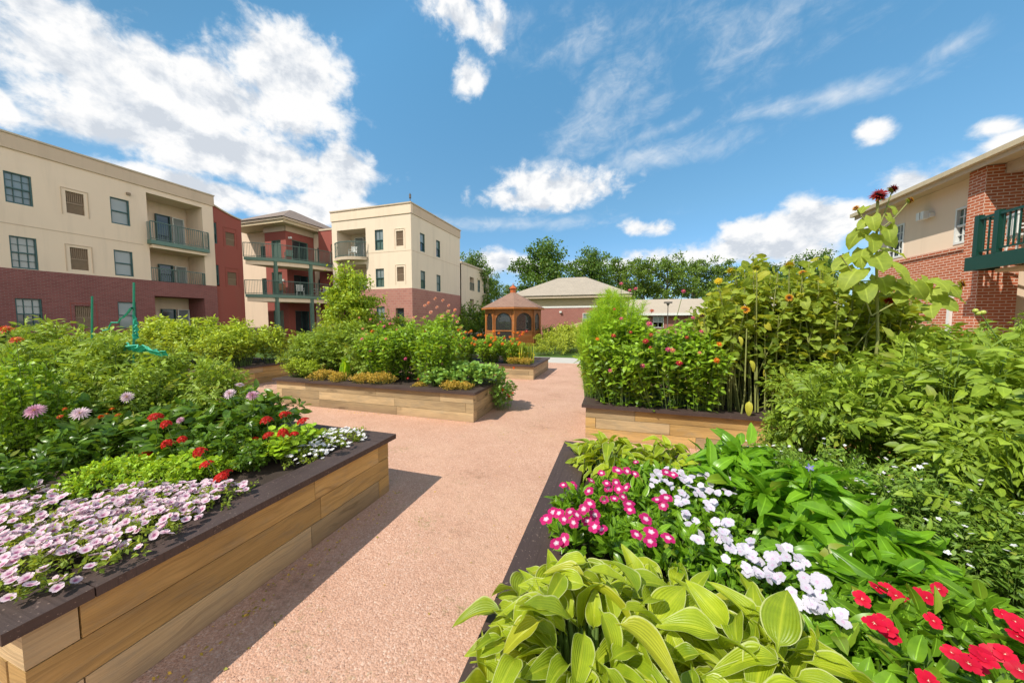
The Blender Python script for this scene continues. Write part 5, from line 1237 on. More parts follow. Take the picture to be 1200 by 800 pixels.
for i, (px, Y, s) in enumerate(((347, 5.3, .5), (362, 5.35, .45))):
    plant('leafy_plant', BAS[i], (xy(px, Y), Y, z2), i, (s, s, s*.75), 'low bright leafy plant at the left front of the bed across the path', 'plant', 'low leafy plants, left front of the bed across the path')
c = Col(); g = np.random.default_rng(5)
for i in range(7):
    a = i*.9; T_ = grid(lance, 8, 4, .16, .35, .25+.1*i % .4, .01); c.leaves(T_, np.array([[0, 0, 0]]), np.array([[math.cos(a)*.35, math.sin(a)*.35, 1]]), np.array([[math.cos(a), math.sin(a), .2]]), .4+.18*g.random(), np.array([[.6, .5, 0]]))
q = empty('canna_lily', (xy(402, 5.35), 5.35, z2), 0, 'upright broad leaved canna with glowing green leaves in front of the tomato plants', 'canna'); c.build('foliage', L['canna'], q, True)
for i, (px, Y, s) in enumerate(((378, 5.2, 1.0), (396, 5.18, .9), (425, 5.18, .95), (444, 5.2, 1.05), (527, 5.15, .8), (541, 5.17, .75))):
    lab = 'low ochre herb along the front rim of the bed across the path, left half' if px < 500 else 'low olive herb at the front rim beside the nasturtiums'
    plant('low_herb', HERB[0], (xy(px, Y), Y, z2), i, s, lab, 'herb', 'low herbs on the front rim' if px < 500 else 'low herbs beside the nasturtiums')
for i, (px, Y, s, lab) in enumerate(((520, 5.45, 1.0, 'blue-green nasturtium clump left of the corner'), (545, 5.65, 1.2, 'blue-green nasturtium clump in the middle of the nasturtiums'), (572, 5.85, 1.05, 'blue-green nasturtium clump at the bed corner, just above the trailing one'))):
    q = plant('nasturtium', NAS[0], (xy(px, Y), Y, z2), i*2, s, lab, 'nasturtium')
q = plant('nasturtium', NASH[0], (-2.08, 6.0, .0), 0, (1.05, 1.1, 1.0), 'trailing nasturtium with orange-red flowers hanging over the bed end to the path', 'nasturtium')
for (fx, fy) in ((589, 456), (595, 462), (601, 460), (597, 464), (602, 431), (590, 457)): put_flower('orred', at(fx, fy, Y=5.8), q, .06, face=Vector((.3, -.8, .4)))
q = plant('marigold_plant', HERB[0], (xy(492, 5.2), 5.2, z2-.02), 0, .6, 'tiny red flowered plant at the foot of the magenta zinnias', 'flowers')
for (fx, fy) in ((490, 444), (502, 446), (478, 443)): put_flower('crim', at(fx, fy, Y=5.16), q, .05, face=Vector((.1, -.6, .6)))

# --- bed 5
z5 = BH5-.05
q = plant('dahlia_bush', ZIN[1], (xy(517, 9.7), 9.7, z5), 0, (1.45, 1.45, 1.25), 'tall bush of large salmon-pink dahlias in the small far bed', 'dahlia')
for i, (fx, fy) in enumerate(((502, 355), (519, 352), (526, 358), (512, 360), (531, 370), (536, 377), (525, 365), (505, 366), (540, 384), (497, 372), (485, 372), (518, 371), (533, 363), (498, 358), (510, 350))):
    put_flower('saldah' if i % 4 else 'coral', at(fx, fy, Y=9.4), q, .155, face=Vector((.1, -.9, .5)))
for i, (px, Y, s, lab) in enumerate(((545, 9.7, .75, 'orange zinnia clump next to the salmon dahlias'), (575, 9.8, .78, 'fullest orange zinnia clump in the small far bed'), (600, 9.9, .66, 'orange zinnia clump nearest the right end of the small far bed'))):
    q = plant('zinnia_clump', ZIN[i % 2], (xy(px, Y), Y, z5), i*1.4, (s*1.4, s*1.2, s*.9), lab, 'zinnia')
    for k in range(13): put_flower('orange', at(px+random.uniform(-15, 14), 393+random.uniform(-7, 12), Y=Y-.45), q, .12, face=Vector((.1, -.8, .6)))
    if i == 2:
        for fx, fy in ((612, 389), (609, 393), (617, 388)): put_flower('crim', at(fx, fy, Y=9.8), q, .11, face=Vector((.1, -.8, .5)))
for i, (px, Y) in enumerate(((603, 9.5), (617, 9.5))):
    q = plant('marigold_plant', HERB[0], (xy(px, Y), Y, z5), i, 1.0, ('yellow', 'yellow')[i]+' marigold clump on the front rim of the small far bed', 'marigold', 'yellow marigolds on the far bed rim')
    for k in range(12): put_flower('yel', at(px+random.uniform(-10, 10), 416+random.uniform(-3, 5), Y=9.45), q, .06)
c = Col(); g = np.random.default_rng(8); n = 160; a = g.random(n)*6.28
c.leaves(grid(lambda t: 1-t*.8, 4, 1, .03, .1, .3), np.stack([g.normal(0, .18, n), g.normal(0, .15, n), np.zeros(n)], 1), np.stack([np.cos(a)*.3, np.sin(a)*.3, np.ones(n)], 1), np.stack([np.cos(a), np.sin(a), np.zeros(n)+.1], 1), .65, g.random((n, 3))*[1, 1, .3])
q = empty('iris_clump', (xy(611, 10.0), 10.0, z5), 0, 'clump of blade-like iris leaves at the right of the small far bed', 'iris'); c.build('foliage', L['shrubY'], q, True)

# --- bed 3
z3 = BH3-.05
plant('feathery_bush', KOC[0], (-.24, 5.42, z3-.02), 0, (1.28, 1.15, .98), 'tall feathery lime green burning bush at the bed corner in the centre', 'bush')
zl = ('big zinnia bush with pink and crimson blooms, beside the feathery bush', 'middle zinnia bush with magenta blooms, in front of the pale roof', 'zinnia bush with an orange bloom, touching the sunflower stalks')
zf = {0: [(719, 393, 'crim', .065), (720, 362, 'crim', .05), (756, 400, 'crim', .065), (715, 434, 'pink', .065), (700, 397, 'orange', .06), (728, 373, 'pink', .055), (739, 389, 'crim', .05), (728, 332, 'pink', .06), (738, 340, 'pink', .05), (745, 338, 'pink', .05)],
      1: [(753, 428, 'pink', .075), (761, 379, 'pink', .07), (763, 392, 'crim', .06), (757, 399, 'crim', .07), (788, 410, 'coral', .08), (783, 409, 'pink', .07), (764, 364, 'crim', .07), (801, 341, 'pink', .06), (762, 407, 'crim', .05)],
      2: [(796, 425, 'crim', .075), (840, 422, 'orange', .085), (843, 403, 'orange', .06), (820, 413, 'coral', .05), (812, 372, 'pink', .05), (805, 395, 'crim', .05), (822, 388, 'pink', .045)]}
for i, (px, Y, s) in enumerate(((728, 5.12, .95), (772, 5.14, 1.05), (818, 5.16, .92))):
    q = plant('zinnia_bush', ZIN[i % 2], (xy(px, Y), Y, z3), i*2.5+.3, (s*1.12, s*1.0, s), zl[i], 'zinnia')
    for fx, fy, k, s2 in zf[i]:
        w = at(fx, fy, Y=Y-.56 if fy > 375 else Y-.2); put_flower(k, w, q, s2*1.25, face=Vector((.05, -.75, .6)))
        if fy < 345: stem_to(q, w)
sl = 'branching sunflower plant with drooping leaves and thick pale stalks in the dense stand'
heads = {0: [(823, 370, 'sund', .11, (.1, -1, -.2)), (873, 363, 'sunb', .15, (.0, -1, .1))], 1: [(887, 314, 'sund', .15, (.5, .6, .5)), (925, 349, 'sunb', .12, (-.4, -1, .1))],
         2: [(941, 320, 'sunb', .13, (.1, -.6, .6)), (960, 345, 'sund', .12, (-.3, .5, .6)), (925, 312, 'yelh', .14, (.2, .5, .7))], 4: [(1000, 322, 'yelh', .15, (-.3, -.5, .8))], 5: [(858, 318, 'yelh', .16, (-.5, .5, .5))], 6: [(842, 330, 'yelh', .14, (-.4, -.7, .6))], 7: [(975, 335, 'sunb', .12, (.2, -.9, .2))], 3: [(1022, 336, 'sund', .15, (.2, -.2, -.9)), (1042, 352, 'sunm', .11, (0, -.5, -.7))]}
for i, (px, Y, s) in enumerate(((850, 5.3, .88), (888, 5.35, 1.16), (925, 5.4, 1.0), (968, 5.35, 1.14), (1000, 5.6, 1.0), (905, 5.9, 1.2), (860, 5.8, 1.02), (950, 5.9, 1.12), (1032, 5.5, 1.0), (830, 5.55, .9))):
    q = plant('sunflower', SUNB[i % 2], (xy(px, Y), Y, z3), i*1.1, (s*.95, s*.95, s), sl, 'sunflower', 'sunflower stand')
    for fx, fy, k, s2, fc in heads.get(i, ()):
        w = at(fx, fy, Y=Y-.3); stem_to(q, w, r=.008, mat='stemY'); put_flower(k, w, q, s2, face=Vector(fc), name='flower_head')
# tall sunflower
def tall_sun():
    b = Vector((2.92, 5.05, z3)); r = empty('tall_sunflower', b, 0, 'tallest sunflower with dark red head above everything, in front of the brick building', 'sunflower')
    top = at(1028, 232, Y=4.85)-b; c = Col()
    sp = [Vector((0, 0, 0)), Vector((.03, .02, top.z*.4)), Vector((top.x*.6, top.y*.6, top.z*.75)), top]
    c.tube([tuple(v) for v in sp], .018, .009, 8)
    br = [((1003, 244), 'sunb', .09, (-.7, -.4, .5)), ((1066, 235), 'sunb', .12, (.9, -.3, .3)), ((1030, 229), 'sunm', .22, (.15, -.75, .75)), ((1046, 222), 'sunm', .13, (.8, -.2, .5)), ((1127, 333), 'sunb', .14, (.9, -.5, .2)), ((985, 300), 'sund', .05, (-.5, -.5, .5))]
    for (px, py), k, s, fc in br:
        w = at(px, py, Y=4.85); e = w-b
        zb = top.z*.86 if py < 290 else top.z*.5; m0 = Vector((top.x*.75, top.y*.75, zb))
        c.tube([tuple(m0), tuple((m0+e)/2+Vector((0, 0, -.03 if py < 290 else .1))), tuple(e)], .008, .006, 5)
    c.build('stem', M['stemY'], r, True)
    g = np.random.default_rng(12)
    l = Col(); specs = [(1015, 265, -1, .16), (1045, 262, 1, .14), (1022, 262, -.5, .18), (1040, 285, .7, .2), (1003, 280, -1, .24), (1022, 285, 0, .27), (990, 310, -1, .26), (1010, 300, -.4, .25), (1045, 300, 1, .24), (1028, 308, .3, .30), (1000, 325, -.8, .28), (1050, 320, .9, .27), (1035, 335, .2, .28), (1065, 335, 1, .2), (1015, 345, -.4, .28),
                        (1085, 338, .6, .2), (1100, 335, .4, .2), (1075, 345, .2, .2), (1095, 350, 0, .24), (1115, 340, .8, .2), (1105, 360, .3, .2), (1060, 350, -.5, .22), (1090, 365, -.3, .18), (1040, 275, .2, .2), (1012, 250, -.9, .12), (1050, 250, .9, .12), (1058, 345, .6, .25), (1118, 352, .9, .18)]
    for i, (px, py, side, s) in enumerate(specs):
        w = at(px, py, Y=4.85+g.normal(0, .08))-b; d = np.array([[side*.8+g.normal(0, .2), -.55+g.normal(0, .35), -.6+g.normal(0, .25)]])
        n_ = np.array([[-.3+g.normal(0, .3), -.4+g.normal(0, .2), 1]])
        l.leaves(T_heart[i % 3], np.array([tuple(w)])-d*s*.3+[0, 0, .06], d, n_, s*.98, np.array([[.55+.4*g.random(), .5, 0]]))
    l.build('foliage', L['sunfl'], r, True)
    for (px, py), k, s, fc in br: put_flower(k, at(px, py, Y=4.83), r, s, face=Vector(fc), name='flower_head')
tall_sun()
for i, (px, Y, s) in enumerate(((850, 6.15, .62), (880, 6.2, .6), (915, 6.15, .66), (945, 6.2, .62))):
    plant('leafy_plant', DAH[i % 2], (xy(px, Y), Y, z3), i*1.9, (s*1.9, s*1.2, s*1.9), 'dark low plant in the shade behind the sunflower stalks', 'plant', 'dark plants behind the sunflower stalks')
# yellow dying leaves by the stalks (one fallen over the rim)
q = empty('dying_sunflower', (xy(872, 4.95), 4.95, z3), 0, 'short dying sunflower with large yellow leaves hanging at the bed rim', 'sunflower'); c = Col(); o = q.location
for px, py, s in ((866, 402, .2), (879, 430, .24), (878, 478, .3), (915, 437, .16), (893, 419, .16)):
    if s < .2: continue
    w = at(px, py-8, Y=4.88)-o; c.leaves(T_pep[1], np.array([tuple(w)]), np.array([[random.uniform(-.6, .6), -.7, -1]]), np.array([[random.uniform(-.4, .4), -1, .3]]), s*.62, np.array([[.5, .5, .9]]))
c.build('foliage', L['sunfly'], q, True)
c = Col(); c.tube([(0, 0, 0), (.03, 0, .3), tuple(at(875, 385, Y=4.92)-o)], .012, .007, 6); c.build('stem', M['stemY'], q, True)
gt = 'tomato plants at the right end of the sunflower bed'; lt = 'sprawling tomato plant with bright leaves at the right end of the sunflower bed'
for i, (x, y, s) in enumerate(((2.35, 5.05, .68), (2.9, 5.1, .85), (3.5, 5.1, .95), (4.2, 5.15, 1.02), (4.9, 5.2, 1.05), (5.6, 5.2, 1.05), (3.3, 5.8, 1.1), (4.2, 5.9, 1.1), (5.3, 5.9, 1.1), (6.2, 5.5, 1.1))):
    plant('tomato_plant', TOMR[i % 2], (x, y, z3), i*.9, (s*1.15, s*1.15, s), lt, 'tomato plant', gt)

for i, (px, Y, s) in enumerate(((1012, 5.25, .62), (1040, 5.3, .7), (985, 5.2, .5), (965, 5.15, .42), (1065, 5.4, .72), (1030, 5.9, .95))):
    plant('leafy_plant', BAS[i % 2], (xy(px, Y), Y, z3), i*1.9, (s*1.1, s*1.1, s*1.25), 'leafy green bush at the foot of the tallest sunflower', 'bush', 'leafy bushes around the tallest sunflower')
# --- bed 4 (right foreground)
z4 = BH4-.05
def hosta(x, y, n, ls, sc, label, seed, yl=.05):
    g = np.random.default_rng(seed); c = Col(); st = Col(); r = empty('hosta', (x, y, z4), 0, label, 'hosta')
    for i in range(n):
        t = (i+.5)/n; a = i*2.399+g.normal(0, .25); el = math.radians(80-66*t+g.normal(0, 8)); s = ls*(.75+.4*g.random())*(1.05-.25*t if t > .3 else .85)
        d = np.array([math.cos(a)*math.cos(el), math.sin(a)*math.cos(el), math.sin(el)]); pl = (.03+.15*t*(.35+.65*g.random()))*sc
        b = np.array([math.cos(a)*.05*sc, math.sin(a)*.05*sc, 0]); e = b+d*pl+np.array([0, 0, .02+.05*sc*(1-t)])
        st.tube([b, (b+e)/2+[0, 0, .015], e], .006*sc, .004*sc, 5)
        el2 = el-.5-g.normal(0, .38); a2 = a+g.normal(0, .45); d2 = np.array([math.cos(a2)*math.cos(el2), math.sin(a2)*math.cos(el2), math.sin(el2)])
        n2 = np.array([-math.cos(a)*math.sin(el2), -math.sin(a)*math.sin(el2), math.cos(el2)])+g.normal(0, .4, 3)
        yy = .95 if g.random() < yl else 0
        c.leaves(T_hosta[i % len(T_hosta)], e[None], d2[None], n2[None], s, np.array([[.3+.6*g.random(), .5, yy]]))
    for i in range(int(n*.55)):
        rr = .21*sc*math.sqrt(g.random()); a = g.random()*6.283; h = (.20-.10*(rr/(.21*sc))**2)*sc*(.75+.4*g.random())
        e = np.array([math.cos(a)*rr, math.sin(a)*rr, h]); a2 = a+g.normal(0, .9); el2 = math.radians(g.normal(8, 22))
        d2 = np.array([math.cos(a2)*math.cos(el2), math.sin(a2)*math.cos(el2), math.sin(el2)])
        n2 = np.array([-math.cos(a2)*math.sin(el2), -math.sin(a2)*math.sin(el2), math.cos(el2)])+g.normal(0, .35, 3)
        c.leaves(T_hosta[i % len(T_hosta)], e[None]-d2[None]*ls*.25, d2[None], n2[None], ls*(.7+.45*g.random()), np.array([[.3+.65*g.random(), .5, .95 if g.random() < yl else 0]]))
    c.build('foliage', L['hosta'], r, True); st.build('stem', M['stem'], r, True); return r
hosta(-.07, 1.0, 150, .175, 1.6, 'large variegated hosta nearest the camera, hanging over the left rim', 1, .08)
hosta(.42, 1.02, 130, .175, 1.45, 'large variegated hosta beside the white impatiens and red vinca at the bottom', 2, .04)
hosta(.18, 1.27, 70, .15, 1.1, 'smaller variegated hosta between the magenta vinca and the two large ones', 3, .02)
hosta(-.04, 2.62, 80, .16, 1.3, 'far hosta at the left corner of the right bed, behind the magenta flowers', 4)
hosta(.36, 2.66, 72, .15, 1.25, 'far hosta next to the path, behind the white flowers', 5)
vf = [(691, 590), (697, 603), (676, 603), (655, 601), (661, 608), (668, 600), (697, 617), (705, 620), (661, 632), (652, 636), (660, 568), (671, 569), (693, 563), (705, 554), (711, 566), (722, 565), (713, 572), (725, 573), (708, 585), (734, 571), (745, 541), (744, 555), (735, 552), (737, 590), (738, 597), (757, 608), (783, 630), (763, 623), (770, 585), (781, 583), (777, 592), (781, 553), (789, 556), (724, 551), (688, 610), (640, 608), (648, 600), (672, 612), (684, 596), (690, 575), (720, 584), (730, 582), (746, 626), (762, 634)]
vp = [(-.12, 1.72, 'magenta vinca closest to the left rim of the right bed'), (.03, 1.95, 'magenta vinca in the middle of the group'), (.22, 2.2, 'magenta vinca furthest back, next to the white flowers'), (.22, 1.62, 'magenta vinca just above the nearest hostas')]
vr = [plant('vinca', VIN[0], (x, y, z4), i*1.2, (1.05, 1.05, 1.15), lab, 'vinca') for i, (x, y, lab) in enumerate(vp)]
for fx, fy in vf:
    w = at(fx, fy, z=.80+random.uniform(-.03, .03)); q = min(vr, key=lambda r: (r.location.xy-w.xy).length)
    put_flower('mag', w, q, random.uniform(.058, .070), face=Vector((-.1+random.gauss(0, .25), -.45+random.gauss(0, .2), 1)))
ip = [(.38, 2.3, 'white impatiens furthest back, behind the magenta vinca'), (.45, 2.05, 'white impatiens in the upper middle of the white drift'), (.5, 1.78, 'white impatiens beside the broad leaved pepper plant'), (.56, 1.52, 'white impatiens just above the hosta leaves'), (.68, 1.36, 'white impatiens nearest the red vinca')]
ir = [plant('impatiens', IMP[0], (x, y, z4+.02), i*1.2, (1, 1, 1.1), lab, 'impatiens') for i, (x, y, lab) in enumerate(ip)]
g = random.Random(4); wl = []
for (cx, cy, rx, ry, n) in ((800, 565, 40, 14, 24), (845, 565, 18, 14, 12), (815, 590, 22, 14, 13), (830, 622, 26, 12, 14), (868, 645, 18, 14, 9), (890, 662, 20, 12, 8), (915, 650, 18, 9, 6), (938, 658, 12, 6, 3), (955, 685, 16, 12, 7), (945, 703, 18, 10, 6), (905, 672, 12, 8, 4), (982, 722, 6, 8, 2), (785, 556, 20, 8, 8)):
    for _ in range(int(n*1.5)): wl.append((cx+g.uniform(-1, 1)*rx, cy+g.uniform(-1, 1)*ry))
for fx, fy in wl:
    w = at(fx, fy, z=.78+g.uniform(-.025, .025)); q = min(ir, key=lambda r: (r.location.xy-w.xy).length)
    put_flower('imp', w, q, g.uniform(.040, .052), face=Vector((g.gauss(-.1, .45), g.gauss(-.4, .25), 1)))
for i, (x, y, s, lab) in enumerate(((.78, 2.3, 1.0, 'broad leaved pepper plant at the far edge of the right bed'), (.95, 2.0, 1.0, 'broad leaved pepper plant in the middle, right of the white flowers'), (.98, 1.68, .85, 'lowest broad leaved pepper plant, above the red vinca'))):
    q = plant('pepper_plant', PEP[i % 2], (x, y, z4), i*2, s, lab, 'pepper plant')
q = plant('vinca', VIN[0], (.72, 2.6, z4), 1, (.5, .5, 1.1), 'lone magenta vinca stem standing above the pepper plant by the timber wall', 'vinca')
for fx, fy in ((866, 530), (873, 528), (878, 533)): w = at(fx, fy, Y=2.55); put_flower('mag', w, q, .06, face=Vector((0, -.7, .6)))
stem_to(q, at(868, 533, Y=2.55))
rv = [plant('vinca', VINR[0], (x, y, z4), i*2.2, s, lab, 'vinca') for i, (x, y, s, lab) in enumerate(((.80, 1.28, 1.0, 'red vinca left in the group at the bottom right'), (.98, 1.34, 1.05, 'red vinca in the middle of the group at the bottom right'), (1.15, 1.5, 1.05, 'red vinca touching the right edge of the picture'), (.92, 1.08, .9, 'red vinca at the very bottom of the picture')))]
for fx, fy in ((1027, 688), (1040, 690), (1050, 697), (1077, 694), (1086, 700), (1025, 730), (1040, 737), (1045, 745), (1094, 727), (1176, 720), (1190, 728), (1198, 738), (1143, 778), (1153, 772), (1115, 764), (1150, 766), (1178, 766), (1195, 785), (1010, 701), (1035, 728), (1060, 703), (1135, 777), (1100, 690), (1088, 797), (1192, 745), (1165, 764)):
    w = at(fx, fy, z=.81+random.uniform(-.03, .03)); q = min(rv, key=lambda r: (r.location.xy-w.xy).length)
    put_flower('red', w, q, random.uniform(.046, .056), face=Vector((-.2+random.gauss(0, .25), -.45+random.gauss(0, .2), 1)))
al = 'small leaved aster bush dotted with tiny whitish flowers, below the tomato plants'
for i, (x, y, s) in enumerate(((1.0, 2.5, .62), (1.2, 2.2, .8), (1.35, 1.95, .85), (1.5, 1.7, .8))):
    q = plant('aster', AST[0], (x, y, z4), i*1.3, s, al, 'aster', 'aster bushes in the right bed')
    tips_flowers(['bac'], 40, AST[0], q, .022, seed=i+5)
q = plant('balloon_flower', AST[0], (1.0, 2.2, z4), 1, (.4, .4, .75), 'thin plant with two violet-blue star flowers', 'flowers')
for fx, fy in ((949, 548), (985, 652)): put_flower('blue', at(fx, fy, Y=2.1 if fy < 600 else 1.75), q, .055, face=Vector((-.3, -.8, .5)))
gt = 'tomato plants in the right foreground bed'; lt = 'sprawling leafy tomato plant in the right foreground bed'
for i, (x, y, s) in enumerate(((1.5, 2.8, .72), (1.95, 2.72, .88), (2.45, 2.65, .8), (3.0, 2.65, 1.02), (3.6, 2.5, 1.0), (1.75, 2.35, .62), (2.15, 2.2, .85), (2.75, 2.1, .8), (3.3, 2.0, 1.0), (1.75, 1.95, .62), (2.25, 1.7, .78), (4.3, 2.5, 1.05), (2.6, 1.45, .7), (1.85, 1.6, .5))):
    q = plant('tomato_plant', TOMR[i % 2], (x, y, z4), i*1.4+.5, (s*1.0, s*1.0, s*1.13), lt, 'tomato plant', gt)
def fruit(root, px, py, Y, r, k):
    import bmesh
    bm = bmesh.new(); bmesh.ops.create_uvsphere(bm, u_segments=12, v_segments=8, radius=r); me = bpy.data.meshes.new('tomato'); bm.to_mesh(me); bm.free(); me.materials.append(FL[k])
    for p_ in me.polygons: p_.use_smooth = True
    o = bpy.data.objects.new('tomato_fruit', me); COL.objects.link(o); o.parent = root; o.matrix_parent_inverse = Matrix.LocRotScale(root.location, root.rotation_euler, root.scale).inverted(); o.location = at(px, py, Y=Y)
q = plant('cherry_tomato', TOM[0], (1.2, 2.85, z4), 2, (.38, .38, .55), 'thin tomato plant with small yellow-green fruit beside the timber wall', 'tomato plant')
for px, py in ((945, 512), (946, 521), (938, 500), (937, 511), (950, 505)): fruit(q, px, py, 2.75, .016, 'fruit')
c_ = plant('tomato_plant', TOM[1], (4.6, 5.3, z3+.02), .3, (.6, .6, 1.3), 'tall tomato stem with ripening fruit in front of the right building', 'tomato plant')
for px, py in ((1143, 364), (1152, 366), (1146, 367)): fruit(c_, px, py, 5.1, .024, 'fruit')
stem_to(c_, at(1148, 366, Y=5.1), r=.008)

# ------------------------------------------------------------------ balcony contents
def patio_chair(loc, rz, mat, label, group=None):
    r = empty('patio_chair', loc, rz, label, 'chair', group)
    c = Col(); c.box(-.25, .25, -.25, .25, .40, .44); c.build('seat', mat, r)
    c = Col()
    for i in range(5): c.box(-.24+i*.1, -.17+i*.1, .24, .27, .45, .9)
    c.box(-.26, .26, .23, .28, .9, .96); c.build('backrest', mat, r)
    for sx in (-1, 1):
        for sy in (-1, 1): c = Col(); c.tube([(sx*.22, sy*.22, .4), (sx*.26, sy*.26, 0)], .025, .02, 5); c.build('leg', mat, r)
        c = Col(); c.bar((sx*.27, -.25, .65), (sx*.27, .25, .65), .05, .03); c.bar((sx*.27, -.24, .4), (sx*.27, -.24, .64), .03); c.build('armrest', mat, r)
for x, y, rz in ((-25.4, 21.3, 1), (-24.9, 22.2, 2.2), (-24.6, 23.0, .4)):
    patio_chair((x, y, 3.785), rz, M['white'], 'white plastic patio chair on the lower rounded balcony', 'white chairs on the lower rounded balcony')
patio_chair((-26.2, 20.3, 3.785), .8, M['cedar'], 'brown wooden patio chair on the lower rounded balcony')
patio_chair((-26.0, 20.9, 6.625), .8, M['sage'], 'grey-green patio chair on the upper rounded balcony')
patio_chair((9.25, 11.3, 3.31), 1.2, M['white'], 'white chair behind the dark green railing at right')
patio_chair((-28.1, 6.2, 6.625), 1.9, M['teal'], 'dark teal chair on the third floor balcony of the left block')
patio_chair((-28.2, 5.4, 6.625), 1.2, M['cedar'], 'brown chair near the fern on the third floor balcony')
patio_chair((-21.3, 22.9, 7.005), .3, M['white'], 'white chair on the curved balcony of the corner block')
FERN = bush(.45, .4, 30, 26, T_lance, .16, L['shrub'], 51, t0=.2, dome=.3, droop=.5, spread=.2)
def pot(loc, label, pr, s, grp=None):
    r = plant('potted_plant', pr, (loc[0], loc[1], loc[2]+.3), 0, s, label, 'potted plant', grp)
    c = Col(); c.tube([(0, 0, -.3/s), (0, 0, 0)], .12/s, .18/s, 10); c.build('pot', M['clay'], r)
pot((-27.15, 5.2, 8.0-.6), 'leafy fern at the left end of the third floor balcony', FERN, 1.5)
for y in (5.7, 6.3, 6.9): pot((-27.2, y, 6.62), 'small potted flower behind the third floor balcony railing', FERN, .8, 'pots on the third floor balcony')

# ================================================================== WORLD, SUN, CAMERA
SUN = Vector((-.30, -.38, .57)).normalized()
el = math.asin(SUN.z); rot = math.atan2(SUN.x, SUN.y)
w = bpy.data.worlds.new('World'); SC.world = w; w.use_nodes = True; nt = w.node_tree; nt.nodes.clear()
out = nt.nodes.new('ShaderNodeOutputWorld')
sky = nd(nt, 'ShaderNodeTexSky', sky_type='NISHITA', sun_disc=False, sun_elevation=el, sun_rotation=rot, altitude=200, air_density=1.0, dust_density=.6, ozone_density=2.2)
bg1 = nd(nt, 'ShaderNodeBackground', i_Strength=.15)
D_ = texco(nt, 'Generated'); sx = nd(nt, 'ShaderNodeSeparateXYZ'); nt.links.new(D_, sx.inputs[0])
skt = ramp(nt, sx.outputs[2], [(0, (.54, .74, 1.0)), (.12, (.62, .86, 1.05)), (.3, (.80, 1.14, 1.14)), (.6, (.92, 1.56, 1.52)), (1, (1.15, 1.9, 1.9))])
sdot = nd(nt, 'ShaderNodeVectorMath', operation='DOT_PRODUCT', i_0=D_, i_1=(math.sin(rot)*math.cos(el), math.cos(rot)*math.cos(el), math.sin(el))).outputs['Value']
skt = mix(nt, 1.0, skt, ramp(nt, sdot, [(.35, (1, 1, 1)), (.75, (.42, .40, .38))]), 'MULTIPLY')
skc = mix(nt, 1.0, sky.outputs[0], skt, 'MULTIPLY'); nt.links.new(skc, bg1.inputs[0])
az = mth(nt, 'ARCTAN2', sx.outputs[0], sx.outputs[1]); elv = mth(nt, 'ARCSINE', sx.outputs[2])
ae = nd(nt, 'ShaderNodeCombineXYZ', i_X=az, i_Y=elv).outputs[0]
def azel(px, py): d = Vector(ray(px, py)).normalized(); return math.atan2(d.x, d.y), math.asin(d.z)
def blob(px, py, rx, ry, ang=0, wgt=1.0):
    a, e = azel(px, py); a2, e2 = azel(px+rx, py); a3, e3 = azel(px, py-ry); ra = math.hypot((a2-a)*1, e2-e); re = max(.01, math.hypot(a3-a, e3-e))
    sl = math.atan2(e2-e, a2-a)+math.radians(ang)
    v = nd(nt, 'ShaderNodeVectorMath', operation='SUBTRACT', i_0=ae, i_1=(a, e, 0)).outputs[0]
    r_ = nd(nt, 'ShaderNodeVectorRotate', rotation_type='Z_AXIS', i_Vector=v, i_Angle=-sl).outputs[0]
    m_ = nd(nt, 'ShaderNodeVectorMath', operation='MULTIPLY', i_0=r_, i_1=(1/ra, 1/re, 0)).outputs[0]
    l_ = nd(nt, 'ShaderNodeVectorMath', operation='LENGTH', i_0=m_).outputs['Value']
    return mth(nt, 'MULTIPLY', mth(nt, 'SUBTRACT', 1, l_), wgt)
def smax(bl):
    f = bl[0]
    for b in bl[1:]: f = mth(nt, 'SMOOTH_MAX', f, b, .12)
    return f
cum = smax([blob(200, 105, 200, 74, -12), blob(335, 85, 78, 80), blob(110, 75, 95, 48, -10), blob(260, 175, 195, 56, -12), blob(395, 205, 66, 40), blob(225, 222, 130, 26, -15), blob(150, 150, 130, 40, -5),
            blob(60, 12, 90, 24, -20, .8), blob(0, 125, 28, 34), blob(655, 222, 96, 34, 0, .75), blob(620, 234, 80, 20, 0, .6), blob(770, 267, 60, 14, 0, .55), blob(540, 14, 48, 44, 0, .55), blob(580, 34, 34, 44, 0, .55), blob(548, 92, 24, 38, -20, .6), blob(910, 272, 125, 34, 12, .8), blob(985, 255, 110, 32, 12, .8), blob(880, 292, 170, 34, 4, .8), blob(700, 312, 90, 14, 0, .5), blob(590, 308, 80, 18, 0, .7), blob(375, 243, 60, 30, 0, .8), blob(1022, 152, 32, 20, 0, .55), blob(1190, 168, 46, 16, 0, .6), blob(1165, 148, 34, 14, 15, .5), blob(1060, 215, 80, 26, 20, .7), blob(800, 302, 80, 16, 0, .7), blob(420, 245, 40, 16, 0, .6)])
nv = nd(nt, 'ShaderNodeVectorMath', operation='MULTIPLY', i_0=ae, i_1=(1, 1.25, 1)).outputs[0]
def cn(off):
    v = nd(nt, 'ShaderNodeVectorMath', operation='ADD', i_0=nv, i_1=off).outputs[0]
    big_ = mth(nt, 'ADD', mth(nt, 'MULTIPLY', noise(nt, v, 5.5, 8, .58, .25), .62), mth(nt, 'MULTIPLY', noise(nt, v, 19, 8, .62, .3), .38)); vo = nd(nt, 'ShaderNodeTexVoronoi', i_Scale=12.0, feature='SMOOTH_F1'); nt.links.new(v, vo.inputs['Vector'])
    return mth(nt, 'SUBTRACT', big_, mth(nt, 'MULTIPLY', vo.outputs['Distance'], .22))
n0 = cn((0, 0, 0)); n1 = cn((-.015, .05, 0))
